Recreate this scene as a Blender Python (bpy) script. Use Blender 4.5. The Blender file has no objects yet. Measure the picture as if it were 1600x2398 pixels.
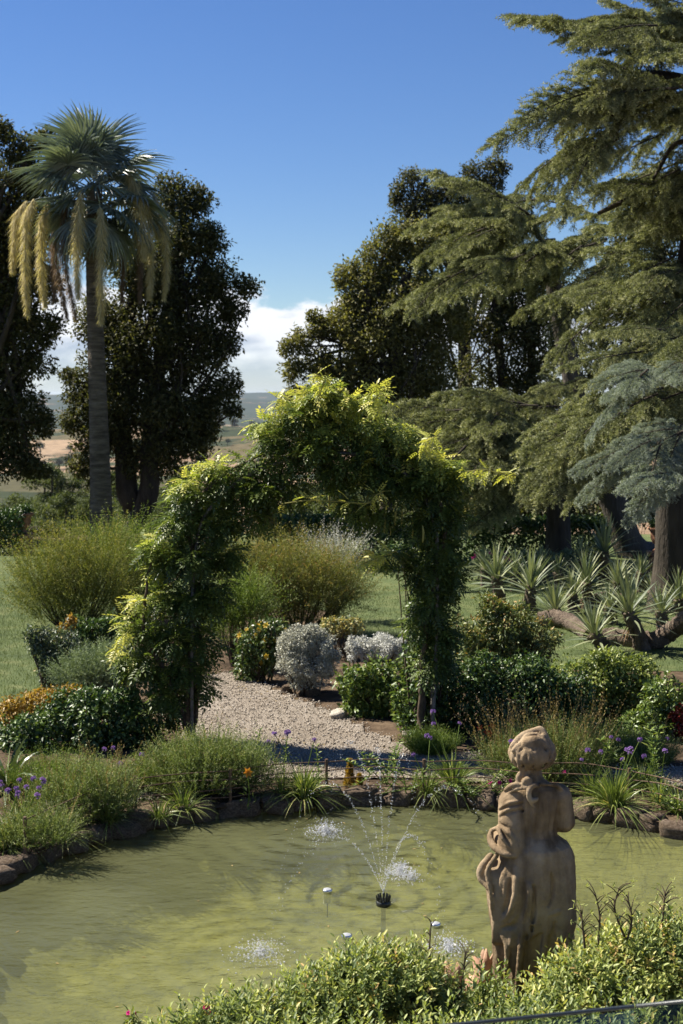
import bpy, math, numpy as np
from mathutils import Vector, Matrix

# ------------------------------------------------------------------ camera, sky, sun, exposure
scene = bpy.context.scene
H = 3.74                                   # eye height above the pond water (z = 0)
FPX = 3331.0                               # focal length in photo pixels (50 mm on 36 mm)
PITCH = math.atan(271.0 / FPX)
SUN_AZ, SUN_EL = math.radians(-66), math.radians(49)      # azimuth from +Y (view direction), negative = camera left
SUN_DIR = Vector((math.sin(SUN_AZ)*math.cos(SUN_EL), math.cos(SUN_AZ)*math.cos(SUN_EL), math.sin(SUN_EL)))

cam_d = bpy.data.cameras.new('camera')
cam_d.sensor_fit = 'VERTICAL'; cam_d.sensor_height = 36.0; cam_d.sensor_width = 24.0
cam_d.lens = 50.0; cam_d.clip_start = 0.05; cam_d.clip_end = 60000.0
cam_d.dof.use_dof = True; cam_d.dof.focus_distance = 9.0; cam_d.dof.aperture_fstop = 5.6
cam = bpy.data.objects.new('camera', cam_d); scene.collection.objects.link(cam)
cam.location = (0, 0, H); cam.rotation_euler = (math.pi/2 - PITCH, 0, 0)
scene.camera = cam

world = bpy.data.worlds.new('World'); scene.world = world; world.use_nodes = True
wt = world.node_tree; wt.nodes.clear()
def wn(t, **kw):
    n = wt.nodes.new(t)
    for k, v in kw.items(): setattr(n, k, v)
    return n
w_out = wn('ShaderNodeOutputWorld')
sky = wn('ShaderNodeTexSky', sky_type='NISHITA', sun_disc=False)
sky.sun_elevation = SUN_EL; sky.sun_rotation = SUN_AZ
sky.altitude = 300; sky.air_density = 1.0; sky.dust_density = 0.0; sky.ozone_density = 5.5
bg = wn('ShaderNodeBackground'); bg.inputs['Strength'].default_value = 0.05
hs = wn('ShaderNodeHueSaturation'); hs.inputs['Saturation'].default_value = 1.16; hs.inputs['Hue'].default_value = 0.512; wt.links.new(sky.outputs[0], hs.inputs['Color']); wt.links.new(hs.outputs[0], bg.inputs['Color'])
# cumulus bank low over the horizon, all the way round
tc = wn('ShaderNodeTexCoord')
sep = wn('ShaderNodeSeparateXYZ'); wt.links.new(tc.outputs['Generated'], sep.inputs[0])
mp = wn('ShaderNodeMapping'); mp.inputs['Scale'].default_value = (1, 1, 1.9); mp.inputs['Location'].default_value = (0.37, 0.0, 0.0)
wt.links.new(tc.outputs['Generated'], mp.inputs['Vector'])
nz = wn('ShaderNodeTexNoise'); nz.inputs['Scale'].default_value = 11.0; nz.inputs['Detail'].default_value = 11.0; nz.inputs['Roughness'].default_value = 0.56
wt.links.new(mp.outputs[0], nz.inputs['Vector'])
top = wn('ShaderNodeMapRange', interpolation_type='SMOOTHSTEP')   # bank thins out upwards
top.inputs['From Min'].default_value = 0.046; top.inputs['From Max'].default_value = 0.124
top.inputs['To Min'].default_value = 0.22; top.inputs['To Max'].default_value = -0.42
wt.links.new(sep.outputs['Z'], top.inputs['Value'])
add = wn('ShaderNodeMath', operation='ADD'); wt.links.new(nz.outputs[0], add.inputs[0]); wt.links.new(top.outputs[0], add.inputs[1])
dens = wn('ShaderNodeMapRange', interpolation_type='SMOOTHSTEP')
dens.inputs['From Min'].default_value = 0.49; dens.inputs['From Max'].default_value = 0.56
wt.links.new(add.outputs[0], dens.inputs['Value'])
low = wn('ShaderNodeMapRange', interpolation_type='SMOOTHSTEP')   # bases dissolve in the haze
low.inputs['From Min'].default_value = 0.0; low.inputs['From Max'].default_value = 0.05; low.inputs['To Min'].default_value = 0.45
wt.links.new(sep.outputs['Z'], low.inputs['Value'])
mul = wn('ShaderNodeMath', operation='MULTIPLY'); wt.links.new(dens.outputs[0], mul.inputs[0]); wt.links.new(low.outputs[0], mul.inputs[1])
mp2 = wn('ShaderNodeMapping'); mp2.inputs['Scale'].default_value = (1, 1, 2.6); mp2.inputs['Location'].default_value = (0.395, 0.02, -0.03)
wt.links.new(tc.outputs['Generated'], mp2.inputs['Vector'])
nz2 = wn('ShaderNodeTexNoise'); nz2.inputs['Scale'].default_value = 15.0; nz2.inputs['Detail'].default_value = 8.0
wt.links.new(mp2.outputs[0], nz2.inputs['Vector'])
cr = wn('ShaderNodeValToRGB'); cr.color_ramp.elements[0].position = 0.4; cr.color_ramp.elements[1].position = 0.56
cr.color_ramp.elements[0].color = (0.46, 0.53, 0.66, 1); cr.color_ramp.elements[1].color = (0.88, 0.91, 0.96, 1)
hz = wn('ShaderNodeMapRange'); hz.inputs['From Min'].default_value = 0.01; hz.inputs['From Max'].default_value = 0.08
hz.inputs['To Min'].default_value = -0.14; hz.inputs['To Max'].default_value = 0.09
wt.links.new(sep.outputs['Z'], hz.inputs['Value'])
ad2 = wn('ShaderNodeMath', operation='ADD'); wt.links.new(nz2.outputs[0], ad2.inputs[0]); wt.links.new(hz.outputs[0], ad2.inputs[1])
wt.links.new(ad2.outputs[0], cr.inputs[0])
bg2 = wn('ShaderNodeBackground'); bg2.inputs['Strength'].default_value = 0.5
wt.links.new(cr.outputs[0], bg2.inputs['Color'])
mx = wn('ShaderNodeMixShader')
wt.links.new(mul.outputs[0], mx.inputs[0]); wt.links.new(bg.outputs[0], mx.inputs[1]); wt.links.new(bg2.outputs[0], mx.inputs[2])
wt.links.new(mx.outputs[0], w_out.inputs['Surface'])

sun_d = bpy.data.lights.new('sun', 'SUN'); sun_d.energy = 5.0; sun_d.angle = math.radians(0.53); sun_d.color = (1.0, 0.93, 0.82)
sun = bpy.data.objects.new('sun', sun_d); scene.collection.objects.link(sun)
sun.rotation_euler = SUN_DIR.to_track_quat('Z', 'Y').to_euler()

scene.view_settings.view_transform = 'Standard'; scene.view_settings.look = 'None'
scene.view_settings.exposure = 1.2; scene.view_settings.gamma = 1.0; scene.view_settings.use_curve_mapping = False
cy = scene.cycles if hasattr(scene, 'cycles') else None
scene.render.engine = 'CYCLES'
scene.cycles.max_bounces = 8; scene.cycles.transparent_max_bounces = 12; scene.cycles.diffuse_bounces = 3; scene.cycles.glossy_bounces = 3
scene.cycles.transmission_bounces = 4; scene.cycles.caustics_reflective = False; scene.cycles.caustics_refractive = False
scene.cycles.use_denoising = True

# ------------------------------------------------------------------ helpers
COL = scene.collection
UP = np.array([0, 0, 1.0])
cP, sP = math.cos(PITCH), math.sin(PITCH)
G = 0.10                                    # garden ground level
def ray(px, py):
    u, v = (px-800)/FPX, (1199-py)/FPX
    return np.array([u, cP + v*sP, -sP + v*cP])
def on_z(px, py, z=G):
    d = ray(px, py); t = (z-H)/d[2]
    return np.array([0, 0, H]) + d*t
def at_y(px, py, Y):
    d = ray(px, py); t = Y/d[1]
    return np.array([0, 0, H]) + d*t
def nrm(a): return a/np.maximum(np.linalg.norm(a, axis=-1, keepdims=True), 1e-9)
def rng_(s): return np.random.default_rng(s)
def rdir(r, n): return nrm(r.normal(size=(n, 3)))
def sstep(x, a, b):
    t = np.clip((x-a)/(b-a), 0, 1); return t*t*(3-2*t)

class MB:
    """collects polygons; build() links them as ONE mesh object"""
    def __init__(s): s.V, s.F, s.A, s.M, s.n = [], [], [], [], 0
    def add(s, v, f, val=0.5, mat=0):
        v = np.asarray(v, np.float32).reshape(-1, 3); f = np.asarray(f, np.int64)
        s.V.append(v); s.F.append(f + s.n); s.n += len(v)
        s.A.append(np.broadcast_to(np.asarray(val, np.float32), (len(v),)))
        s.M.append(np.full(len(f), mat, np.int32)); return s
    def mesh(s, name, mats, smooth=False):
        m = bpy.data.meshes.new(name)
        V = np.concatenate(s.V).astype(np.float32)
        loops = np.concatenate([f.reshape(-1) for f in s.F]).astype(np.int32)
        tot = np.concatenate([np.full(len(f), f.shape[1], np.int32) for f in s.F])
        st = np.zeros(len(tot), np.int32); st[1:] = np.cumsum(tot)[:-1]
        m.vertices.add(len(V)); m.vertices.foreach_set('co', V.reshape(-1))
        m.loops.add(len(loops)); m.loops.foreach_set('vertex_index', loops)
        m.polygons.add(len(tot)); m.polygons.foreach_set('loop_start', st)
        m.polygons.foreach_set('material_index', np.concatenate(s.M))
        if smooth: m.polygons.foreach_set('use_smooth', np.ones(len(tot), bool))
        a = m.attributes.new('v', 'FLOAT', 'POINT'); a.data.foreach_set('value', np.concatenate(s.A).astype(np.float32))
        for x in (mats if isinstance(mats, (list, tuple)) else [mats]): m.materials.append(x)
        m.update(calc_edges=True); m.validate(); return m
    def build(s, name, mats, parent=None, smooth=False):
        return link(name, s.mesh(name, mats, smooth), parent)
def link(name, data, parent=None, mat=None):
    o = bpy.data.objects.new(name, data); COL.objects.link(o)
    if parent is not None: o.parent = parent
    if mat is not None: o.matrix_local = mat
    return o
def tag(o, label=None, cat=None, group=None, kind=None):
    if label: o['label'] = label
    if cat: o['category'] = cat
    if group: o['group'] = group
    if kind: o['kind'] = kind
    return o
def stuff(o): o['kind'] = 'stuff'; return o
def thing(name, label, cat, loc=(0, 0, 0), group=None, rz=0.0):
    o = bpy.data.objects.new(name, None); COL.objects.link(o); o.empty_display_size = 0.1
    o.location = tuple(float(c) for c in loc); o.rotation_euler = (0, 0, rz); return tag(o, label, cat, group)
def copy_tree(o, parent=None):
    c = o.copy(); COL.objects.link(c); c.parent = parent
    for ch in list(o.children): copy_tree(ch, c)
    return c
def frame(loc, xdir, zhint=(0, 0, 1), s=1.0):
    x = Vector(xdir).normalized(); z = Vector(zhint); y = z.cross(x)
    if y.length < 1e-4: y = Vector((0, 1, 0)).cross(x)
    y.normalize(); z = x.cross(y)
    M = Matrix((x, y, z)).transposed().to_4x4()
    return Matrix.Translation(Vector(loc)) @ M @ Matrix.Scale(s, 4)

def tube(mb, P, R, k=8, val=0.5, mat=0, cap=True, wob=0.0, r=None):
    P = np.asarray(P, float); n = len(P); R = np.broadcast_to(np.asarray(R, float), (n,))
    T = nrm(np.gradient(P, axis=0)); ref = np.array([0.0, 1, 0]) if abs(T[0][2]) > 0.7 else UP
    a = nrm(np.cross(T[0], ref)); V = []
    th = np.arange(k)*2*np.pi/k
    for i in range(n):
        a = a - T[i]*np.dot(a, T[i]); a = a/np.linalg.norm(a); b = np.cross(T[i], a)
        rr = R[i]*(1 + (wob*(r.random(k)-.5) if wob else 0))
        V.append(P[i] + (np.cos(th)*rr)[:, None]*a + (np.sin(th)*rr)[:, None]*b)
    V = np.concatenate(V); j = np.arange(k); F = []
    for i in range(n-1):
        F.append(np.stack([i*k+j, i*k+(j+1) % k, (i+1)*k+(j+1) % k, (i+1)*k+j], 1))
    mb.add(V, np.concatenate(F), val, mat)
    if cap:
        for base, p in ((0, P[0]), ((n-1)*k, P[-1])):
            ring = V[base:base+k]; vv = np.concatenate([ring, p[None]])
            f = np.stack([j, (j+1) % k, np.full(k, k)], 1); mb.add(vv, f, val, mat)
def spline(pts, n=24):
    P = np.asarray(pts, float); m = len(P)
    if m == 2: return P[0] + (P[1]-P[0])*np.linspace(0, 1, n)[:, None]
    Q = np.concatenate([[2*P[0]-P[1]], P, [2*P[-1]-P[-2]]]); out = []
    for t in np.linspace(0, m-1-1e-6, n):
        i = int(t); f = t-i; p0, p1, p2, p3 = Q[i:i+4]
        out.append(.5*((2*p1)+(-p0+p2)*f+(2*p0-5*p1+4*p2-p3)*f*f+(-p0+3*p1-3*p2+p3)*f**3))
    return np.array(out)
def lathe(mb, prof, k=24, c=(0, 0, 0), mat=0, val=.5):
    prof = np.asarray(prof, float); n = len(prof); th = np.arange(k)*2*np.pi/k
    V = np.stack([np.outer(prof[:, 0], np.cos(th)), np.outer(prof[:, 0], np.sin(th)), np.repeat(prof[:, 1][:, None], k, 1)], -1).reshape(-1, 3)+np.array(c)
    j = np.arange(k); F = np.concatenate([np.stack([i*k+j, i*k+(j+1) % k, (i+1)*k+(j+1) % k, (i+1)*k+j], 1) for i in range(n-1)])
    mb.add(V, F, val, mat)
def box(mb, c, s, mat=0, val=.5, rz=0.0):
    x, y, z = [q/2 for q in s]
    V = np.array([[-x,-y,-z],[x,-y,-z],[x,y,-z],[-x,y,-z],[-x,-y,z],[x,-y,z],[x,y,z],[-x,y,z]], float)
    ca, sa = math.cos(rz), math.sin(rz); V = V @ np.array([[ca, sa, 0],[-sa, ca, 0],[0, 0, 1]]) + np.array(c)
    mb.add(V, [[0,3,2,1],[4,5,6,7],[0,1,5,4],[1,2,6,5],[2,3,7,6],[3,0,4,7]], val, mat)

def leaves(mb, P, D, N, L, W, v=.5, mat=0, mid=.45, fold=.22):
    """n folded diamond leaves (two triangles each)"""
    n = len(P); D = nrm(D); S = nrm(np.cross(D, N)); N = np.cross(S, D)
    L = np.broadcast_to(np.asarray(L, float), (n,))[:, None]; W = np.broadcast_to(np.asarray(W, float), (n,))[:, None]
    m = P + D*L*mid + N*W*fold; tip = P + D*L - N*L*.08
    V = np.stack([P, m-S*W*.5, tip, m+S*W*.5], 1).reshape(-1, 3)
    b = (np.arange(n)*4)[:, None]; F = np.concatenate([b+np.array([0, 1, 2]), b+np.array([0, 2, 3])])
    mb.add(V, F, np.repeat(np.broadcast_to(np.asarray(v, float), (n,)), 4), mat)
def blades(mb, P, D, bend, L, W, v=.5, mat=0, seg=3, taper=1.0):
    """n curved strap blades: start P, direction D, bent by vector bend (n,3) quadratically"""
    n = len(P); D = nrm(D); L = np.broadcast_to(np.asarray(L, float), (n,))[:, None]; W = np.broadcast_to(np.asarray(W, float), (n,))[:, None]
    S = np.cross(D, UP + 1e-3); bad = np.linalg.norm(S, axis=1) < .15
    S[bad] = np.array([1.0, .2, 0]); S = nrm(S + .35*nrm(np.random.default_rng(n).normal(size=(n, 3)))); V = []
    for i in range(seg+1):
        t = i/seg; c = P + D*L*t + bend*L*t*t
        w = W*.5*(1-t**(1.6*taper))*(.6+.4*min(1, t*4)) if i < seg else W*0
        if i < seg: V += [c-S*w, c+S*w]
        else: V += [c]
    V = np.stack(V, 1); k = V.shape[1]; b = (np.arange(n)*k)[:, None]; F4, F3 = [], []
    for i in range(seg-1): F4.append(b+np.array([2*i, 2*i+1, 2*i+3, 2*i+2]))
    F3.append(b+np.array([2*seg-2, 2*seg-1, 2*seg]))
    val = np.repeat(np.broadcast_to(np.asarray(v, float), (n,)), k)
    base = mb.n
    if F4: mb.add(V.reshape(-1, 3), np.concatenate(F4), val, mat); mb.F.append(np.concatenate(F3)+base); mb.M.append(np.full(n, mat, np.int32))
    else: mb.add(V.reshape(-1, 3), np.concatenate(F3), val, mat)
def inst(mb, tv, tf, P, X, N, s, v=.5, mat=0, tval=None):
    """copies of template tv/tf at P with x axis X, up N, scale s"""
    n = len(P); X = nrm(X); Y = nrm(np.cross(N, X)); Z = np.cross(X, Y); s = np.broadcast_to(np.asarray(s, float), (n,))
    R = np.stack([X, Y, Z], 1)*s[:, None, None]
    V = np.einsum('kj,njd->nkd', tv, R) + P[:, None, :]
    F = (np.asarray(tf)[None]+(np.arange(n)*len(tv))[:, None, None]).reshape(-1, np.asarray(tf).shape[1])
    val = np.repeat(np.broadcast_to(np.asarray(v, float), (n,)), len(tv))
    mb.add(V.reshape(-1, 3), F, val, mat)

def lob(lst, Y, deep=1.0):
    """photo outline discs (px, py, rx, rz[, dY]) at distance Y -> ellipsoids in metres"""
    out = []
    for e in lst:
        px, py, rx = e[0], e[1], e[2]; rz = e[3] if len(e) > 3 else rx; y = Y+(e[4] if len(e) > 4 else 0)
        c = at_y(px, py, y); out.append((c, np.array([rx/FPX*y, rx/FPX*y*deep, rz/FPX*y])))
    return out
def scatter(r, lobes, n, sub=.34, npuff=34, shell=.6, clip=None):
    """leaf points on small puffs that cover the lobes: returns P, outward"""
    area = np.array([(l[1][0]*l[1][2]+l[1][0]*l[1][1]+l[1][1]*l[1][2]) for l in lobes]); li = r.choice(len(lobes), n, p=area/area.sum())
    C = np.array([l[0] for l in lobes]); Rr = np.array([l[1] for l in lobes])
    pd = rdir(r, len(lobes)*npuff).reshape(len(lobes), npuff, 3); pr = (.45+.55*r.random((len(lobes), npuff)))
    ps = sub*(.6+.8*r.random((len(lobes), npuff)))
    k = r.integers(0, npuff, n); d = rdir(r, n); rad = shell+(1-shell)*r.random(n)
    o = pd[li, k]*(pr[li, k]*(1-ps[li, k]*.6))[:, None] + d*(rad*ps[li, k])[:, None]
    P = C[li] + o*Rr[li]; out = nrm(.5*pd[li, k]+d)
    if clip is not None:
        m = P[:, 2] > clip; P, out = P[m], out[m]
    return P, out
def leafmass(mb, r, lobes, dens, L, W, droop=.2, sub=.34, npuff=34, shell=.6, vmu=.45, vsd=.2, young=0.0, mat=0, clip=G+.02, jit=.8, nmax=140000, upb=.5):
    A = sum(4*np.pi*np.mean(l[1])**2 for l in lobes); n = int(min(nmax, dens*A/(L*W*.5)))
    P, o = scatter(r, lobes, n, sub, npuff, shell, clip); n = len(P)
    D = nrm(o*.7+rdir(r, n)*jit-UP*droop); N = nrm(o*.5+UP*upb+rdir(r, n)*.6)
    v = vmu+vsd*r.normal(size=n)+young*np.clip(o[:, 2], 0, 1)*r.random(n)
    leaves(mb, P, D, N, L*(.65+.7*r.random(n)), W*(.7+.6*r.random(n)), np.clip(v, 0, 1), mat)
    return n

# ------------------------------------------------------------------ materials
def mat_new(name):
    m = bpy.data.materials.new(name); m.use_nodes = True; t = m.node_tree; t.nodes.clear(); return m, t
def nd(t, ty, **kw):
    n = t.nodes.new(ty)
    for k, v in kw.items():
        if k in n.inputs: n.inputs[k].default_value = v
        else: setattr(n, k, v)
    return n
def ramp(t, stops, src):
    c = nd(t, 'ShaderNodeValToRGB'); e = c.color_ramp.elements
    while len(e) < len(stops): e.new(.5)
    for i, (p, col) in enumerate(stops): e[i].position = p; e[i].color = (*col, 1)
    t.links.new(src, c.inputs[0]); return c.outputs[0]
def leaf_mat(name, stops, rough=.45, transl=.3, spec=.4, warm=(1.15, 1.2, .55)):
    m, t = mat_new(name); out = nd(t, 'ShaderNodeOutputMaterial')
    at = nd(t, 'ShaderNodeAttribute', attribute_name='v')
    col = ramp(t, stops, at.outputs['Fac'])
    p = nd(t, 'ShaderNodeBsdfPrincipled'); t.links.new(col, p.inputs['Base Color'])
    p.inputs['Roughness'].default_value = rough; p.inputs['Specular IOR Level'].default_value = spec
    tr = nd(t, 'ShaderNodeBsdfTranslucent'); mu = nd(t, 'ShaderNodeMix', data_type='RGBA', blend_type='MULTIPLY')
    mu.inputs[0].default_value = 1; t.links.new(col, mu.inputs[6]); mu.inputs[7].default_value = (*warm, 1); t.links.new(mu.outputs[2], tr.inputs['Color'])
    mx = nd(t, 'ShaderNodeMixShader'); mx.inputs[0].default_value = transl
    t.links.new(p.outputs[0], mx.inputs[1]); t.links.new(tr.outputs[0], mx.inputs[2]); t.links.new(mx.outputs[0], out.inputs['Surface']); return m
def solid_mat(name, stops, scale=6.0, rough=.85, bump=.4, bscale=None, detail=8, stretch=(1, 1, 1), dist=.02, spec=.3, metal=0.0, voro=False):
    m, t = mat_new(name); out = nd(t, 'ShaderNodeOutputMaterial'); tcx = nd(t, 'ShaderNodeTexCoord'); mpx = nd(t, 'ShaderNodeMapping')
    mpx.inputs['Scale'].default_value = stretch; t.links.new(tcx.outputs['Object'], mpx.inputs[0])
    n1 = nd(t, 'ShaderNodeTexNoise', Scale=scale, Detail=detail, Roughness=.62); t.links.new(mpx.outputs[0], n1.inputs['Vector'])
    col = ramp(t, stops, n1.outputs[0])
    p = nd(t, 'ShaderNodeBsdfPrincipled', Roughness=rough, Metallic=metal); p.inputs['Specular IOR Level'].default_value = spec
    t.links.new(col, p.inputs['Base Color'])
    if voro: n2 = nd(t, 'ShaderNodeTexVoronoi', Scale=bscale or scale*5)
    else: n2 = nd(t, 'ShaderNodeTexNoise', Scale=bscale or scale*5, Detail=6)
    t.links.new(mpx.outputs[0], n2.inputs['Vector'])
    b = nd(t, 'ShaderNodeBump', Strength=bump, Distance=dist); t.links.new(n2.outputs[0], b.inputs['Height']); t.links.new(b.outputs[0], p.inputs['Normal'])
    t.links.new(p.outputs[0], out.inputs['Surface']); return m
M = {}
M['oak'] = leaf_mat('holm_oak_leaf', [(0, (.03,.036,.014)), (.5, (.085,.09,.034)), (.85, (.17,.15,.06)), (1, (.23,.19,.08))], .6, .35, .2)
M['oak2'] = leaf_mat('oak_leaf', [(0, (.06,.065,.024)), (.5, (.17,.165,.06)), (.85, (.28,.25,.09)), (1, (.34,.28,.12))], .6, .4, .2)
M['oak3'] = leaf_mat('grey_oak_leaf', [(0, (0.042,0.0476,0.0252)), (.5, (0.098,0.098,0.049)), (1, (0.168,0.154,0.084))], .6, .38, .2)
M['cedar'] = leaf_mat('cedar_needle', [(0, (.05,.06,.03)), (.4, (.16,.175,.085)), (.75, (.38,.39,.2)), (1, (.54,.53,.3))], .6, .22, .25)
M['cedarblue'] = leaf_mat('blue_cedar_needle', [(0, (.12,.145,.12)), (.5, (.28,.32,.27)), (1, (.44,.48,.41))], .6, .25, .25)
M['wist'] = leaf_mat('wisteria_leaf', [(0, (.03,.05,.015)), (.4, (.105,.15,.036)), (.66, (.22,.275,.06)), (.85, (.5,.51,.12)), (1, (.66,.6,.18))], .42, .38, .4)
M['pod'] = leaf_mat('seed_pod', [(0, (.2,.2,.04)), (1, (.38,.34,.09))], .6, .2)
M['gloss'] = leaf_mat('glossy_dark_leaf', [(0, (0.0208,0.0416,0.0125)), (.5, (0.0624,0.114,0.0291)), (1, (0.187,0.25,0.0624))], .42, .2, .45)
M['gloss2'] = leaf_mat('glossy_green_leaf', [(0, (0.0416,0.0728,0.0208)), (.5, (0.125,0.187,0.0416)), (1, (0.354,0.395,0.0832))], .42, .25, .45)
M['euon'] = leaf_mat('pale_edged_leaf', [(0, (0.0585,0.0878,0.0234)), (.5, (0.195,0.244,0.0585)), (1, (0.507,0.527,0.146))], .4, .28, .4)
M['orange'] = leaf_mat('orange_tip_leaf', [(0, (0.072,0.084,0.018)), (.5, (0.312,0.204,0.036)), (1, (0.504,0.288,0.06))], .5, .3)
M['grey'] = leaf_mat('grey_green_leaf', [(0, (0.0728,0.104,0.0624)), (.5, (0.177,0.229,0.125)), (1, (0.354,0.416,0.229))], .6, .2, .2)
M['varieg'] = leaf_mat('variegated_leaf', [(0, (0.039,0.0585,0.039)), (.5, (0.117,0.156,0.091)), (.8, (0.26,0.286,0.143)), (1, (0.585,0.468,0.169))], .5, .2)
M['silver'] = leaf_mat('silver_leaf', [(0, (.26,.26,.2)), (.5, (.48,.48,.39)), (1, (.68,.68,.58))], .7, .12, .15, (1, 1, .9))
M['white'] = leaf_mat('white_felt_leaf', [(0, (.42,.43,.38)), (.5, (.62,.62,.56)), (1, (.76,.76,.7))], .7, .12, .15, (1, 1, .95))
M['broom'] = leaf_mat('feathery_leaf', [(0, (.055,.07,.02)), (.4, (.15,.175,.045)), (.75, (.27,.275,.07)), (1, (.38,.31,.09))], .6, .3, .2)
M['broom2'] = leaf_mat('rusty_feathery_leaf', [(0, (.06,.075,.022)), (.4, (.17,.19,.055)), (.7, (.28,.26,.075)), (1, (.36,.22,.08))], .6, .3, .2)
M['fern'] = leaf_mat('feathery_green_leaf', [(0, (0.048,0.08,0.016)), (.5, (0.136,0.2,0.0352)), (1, (0.32,0.368,0.096))], .55, .3, .25)
M['sant'] = leaf_mat('fine_green_stem', [(0, (.06,.085,.024)), (.5, (.165,.215,.066)), (.85, (.29,.33,.12)), (1, (.4,.37,.18))], .55, .28, .25)
M['strap'] = leaf_mat('strap_leaf', [(0, (0.0473,0.0743,0.0162)), (.5, (0.162,0.216,0.054)), (.85, (0.365,0.392,0.135)), (1, (0.608,0.499,0.216))], .4, .3, .4)
M['agave'] = leaf_mat('broad_strap_leaf', [(0, (0.03,0.0525,0.021)), (.5, (0.09,0.128,0.045)), (1, (0.24,0.27,0.09))], .35, .2, .5)
M['front'] = leaf_mat('myrtle_leaf', [(0, (.05,.08,.03)), (.35, (.15,.2,.065)), (.65, (.34,.39,.12)), (.92, (.56,.54,.17)), (1, (.5,.34,.13))], .48, .32, .35)
M['nand'] = leaf_mat('bronze_tipped_leaf', [(0, (0.0374,0.0624,0.0208)), (.5, (0.114,0.156,0.0458)), (.8, (0.25,0.25,0.0728)), (1, (0.458,0.27,0.0832))], .45, .22)
M['rose'] = leaf_mat('rose_leaf', [(0, (0.0292,0.0546,0.0195)), (.5, (0.0878,0.137,0.039)), (1, (0.234,0.254,0.0683))], .4, .2)
M['red'] = leaf_mat('red_leaf', [(0, (.1,.015,.012)), (1, (.32,.04,.03))], .5, .3)
M['pine'] = leaf_mat('pine_needle', [(0, (0.0425,0.0561,0.0238)), (.5, (0.102,0.128,0.051)), (1, (0.238,0.255,0.102))], .6, .3, .2)
M['olive'] = leaf_mat('olive_leaf', [(0, (0.036,0.042,0.0264)), (.5, (0.072,0.078,0.048)), (1, (0.132,0.132,0.084))], .6, .15, .2)
M['yucca'] = leaf_mat('yucca_leaf', [(0, (.085,.115,.075)), (.5, (.17,.205,.125)), (1, (.34,.36,.2))], .5, .15, .3)
M['deadleaf'] = leaf_mat('dead_leaf', [(0, (.1,.06,.03)), (1, (.27,.18,.1))], .8, .15, .1)
M['palm'] = leaf_mat('blue_palm_leaf', [(0, (.085,.115,.10)), (.5, (.19,.235,.19)), (1, (.36,.4,.31))], .38, .12, .5)
M['plume'] = leaf_mat('flower_plume', [(0, (.34,.27,.12)), (.5, (.6,.51,.28)), (1, (.72,.64,.40))], .7, .3, .1)
M['plumeold'] = leaf_mat('old_plume', [(0, (0.13,0.0845,0.0585)), (1, (0.338,0.247,0.169))], .8, .2, .1)
M['dry'] = leaf_mat('dry_stalk', [(0, (.15,.11,.045)), (1, (.38,.28,.13))], .8, .2, .1)
M['purple'] = leaf_mat('purple_petal', [(0, (.2,.1,.32)), (1, (.42,.26,.55))], .6, .35, .2, (1, 1, 1))
M['orangepetal'] = leaf_mat('orange_petal', [(0, (.65,.22,.02)), (1, (.85,.42,.04))], .5, .3, .2, (1, .9, .8))
M['redpetal'] = leaf_mat('scarlet_petal', [(0, (.55,.06,.02)), (1, (.8,.16,.04))], .5, .3, .2, (1, .9, .8))
M['pink'] = leaf_mat('magenta_petal', [(0, (.5,.01,.16)), (1, (.75,.04,.3))], .5, .3, .2, (1, .9, .9))
M['yellowpetal'] = leaf_mat('yellow_petal', [(0, (.55,.36,.03)), (1, (.75,.55,.08))], .5, .3, .2, (1, 1, .8))
M['whitepetal'] = leaf_mat('white_petal', [(0, (.6,.58,.55)), (1, (.8,.78,.76))], .6, .3, .2, (1, 1, 1))
M['lawn'] = leaf_mat('grass_blade', [(0, (.045,.07,.02)), (.5, (.095,.13,.04)), (1, (.18,.19,.075))], .55, .3, .2)
M['bark'] = solid_mat('bark', [(.3, (.02,.016,.011)), (.7, (.075,.06,.042))], 5, .9, .9, 26, stretch=(1, 1, .25), dist=.04)
M['bark2'] = solid_mat('grey_bark', [(.3, (.035,.03,.024)), (.7, (.12,.10,.078))], 4, .9, .9, 22, stretch=(1, 1, .3), dist=.05)
M['twig'] = solid_mat('twig', [(.3, (.04,.028,.018)), (.7, (.11,.08,.05))], 20, .85, .3)
M['palmtrunk'] = solid_mat('palm_trunk', [(.3, (.055,.042,.03)), (.5, (.13,.105,.075)), (.72, (.24,.195,.145))], 2.2, .92, 1.0, 9, stretch=(1.2, 1.2, 7), dist=.06)
M['yuccatrunk'] = solid_mat('yucca_trunk', [(.3, (.07,.05,.035)), (.7, (.2,.155,.115))], 7, .95, 1.0, 40, stretch=(1, 1, 1), dist=.04)
M['tufa'] = solid_mat('tufa_stone', [(.25, (.06,.045,.03)), (.5, (.21,.15,.10)), (.75, (.42,.33,.24))], 7, .95, 1.0, 34, dist=.035)
M['limestone'] = solid_mat('pale_stone', [(.3, (.33,.28,.22)), (.7, (.62,.57,.48))], 8, .9, .7, 30)
M['iron'] = solid_mat('rusty_iron', [(.3, (.07,.045,.03)), (.7, (.2,.13,.085))], 20, .7, .3, 60, metal=.3)
M['zinc'] = solid_mat('weathered_post', [(.3, (.08,.075,.065)), (.7, (.19,.175,.15))], 14, .7, .2, 60, metal=.2)
M['terra'] = solid_mat('terracotta', [(.3, (.2,.09,.05)), (.7, (.42,.22,.13))], 8, .9, .4, 40)
M['terrapale'] = solid_mat('broken_terracotta', [(.3, (.27,.15,.09)), (.7, (.5,.33,.22))], 9, .9, .4, 40)
M['soil'] = solid_mat('soil', [(.3, (.035,.025,.016)), (.7, (.11,.08,.05))], 3, 1, .9, 30, dist=.05)
M['nozzle'] = solid_mat('dark_brass', [(.3, (.012,.014,.014)), (.7, (.05,.055,.05))], 20, .4, .2, metal=.5, spec=.5)
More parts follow.
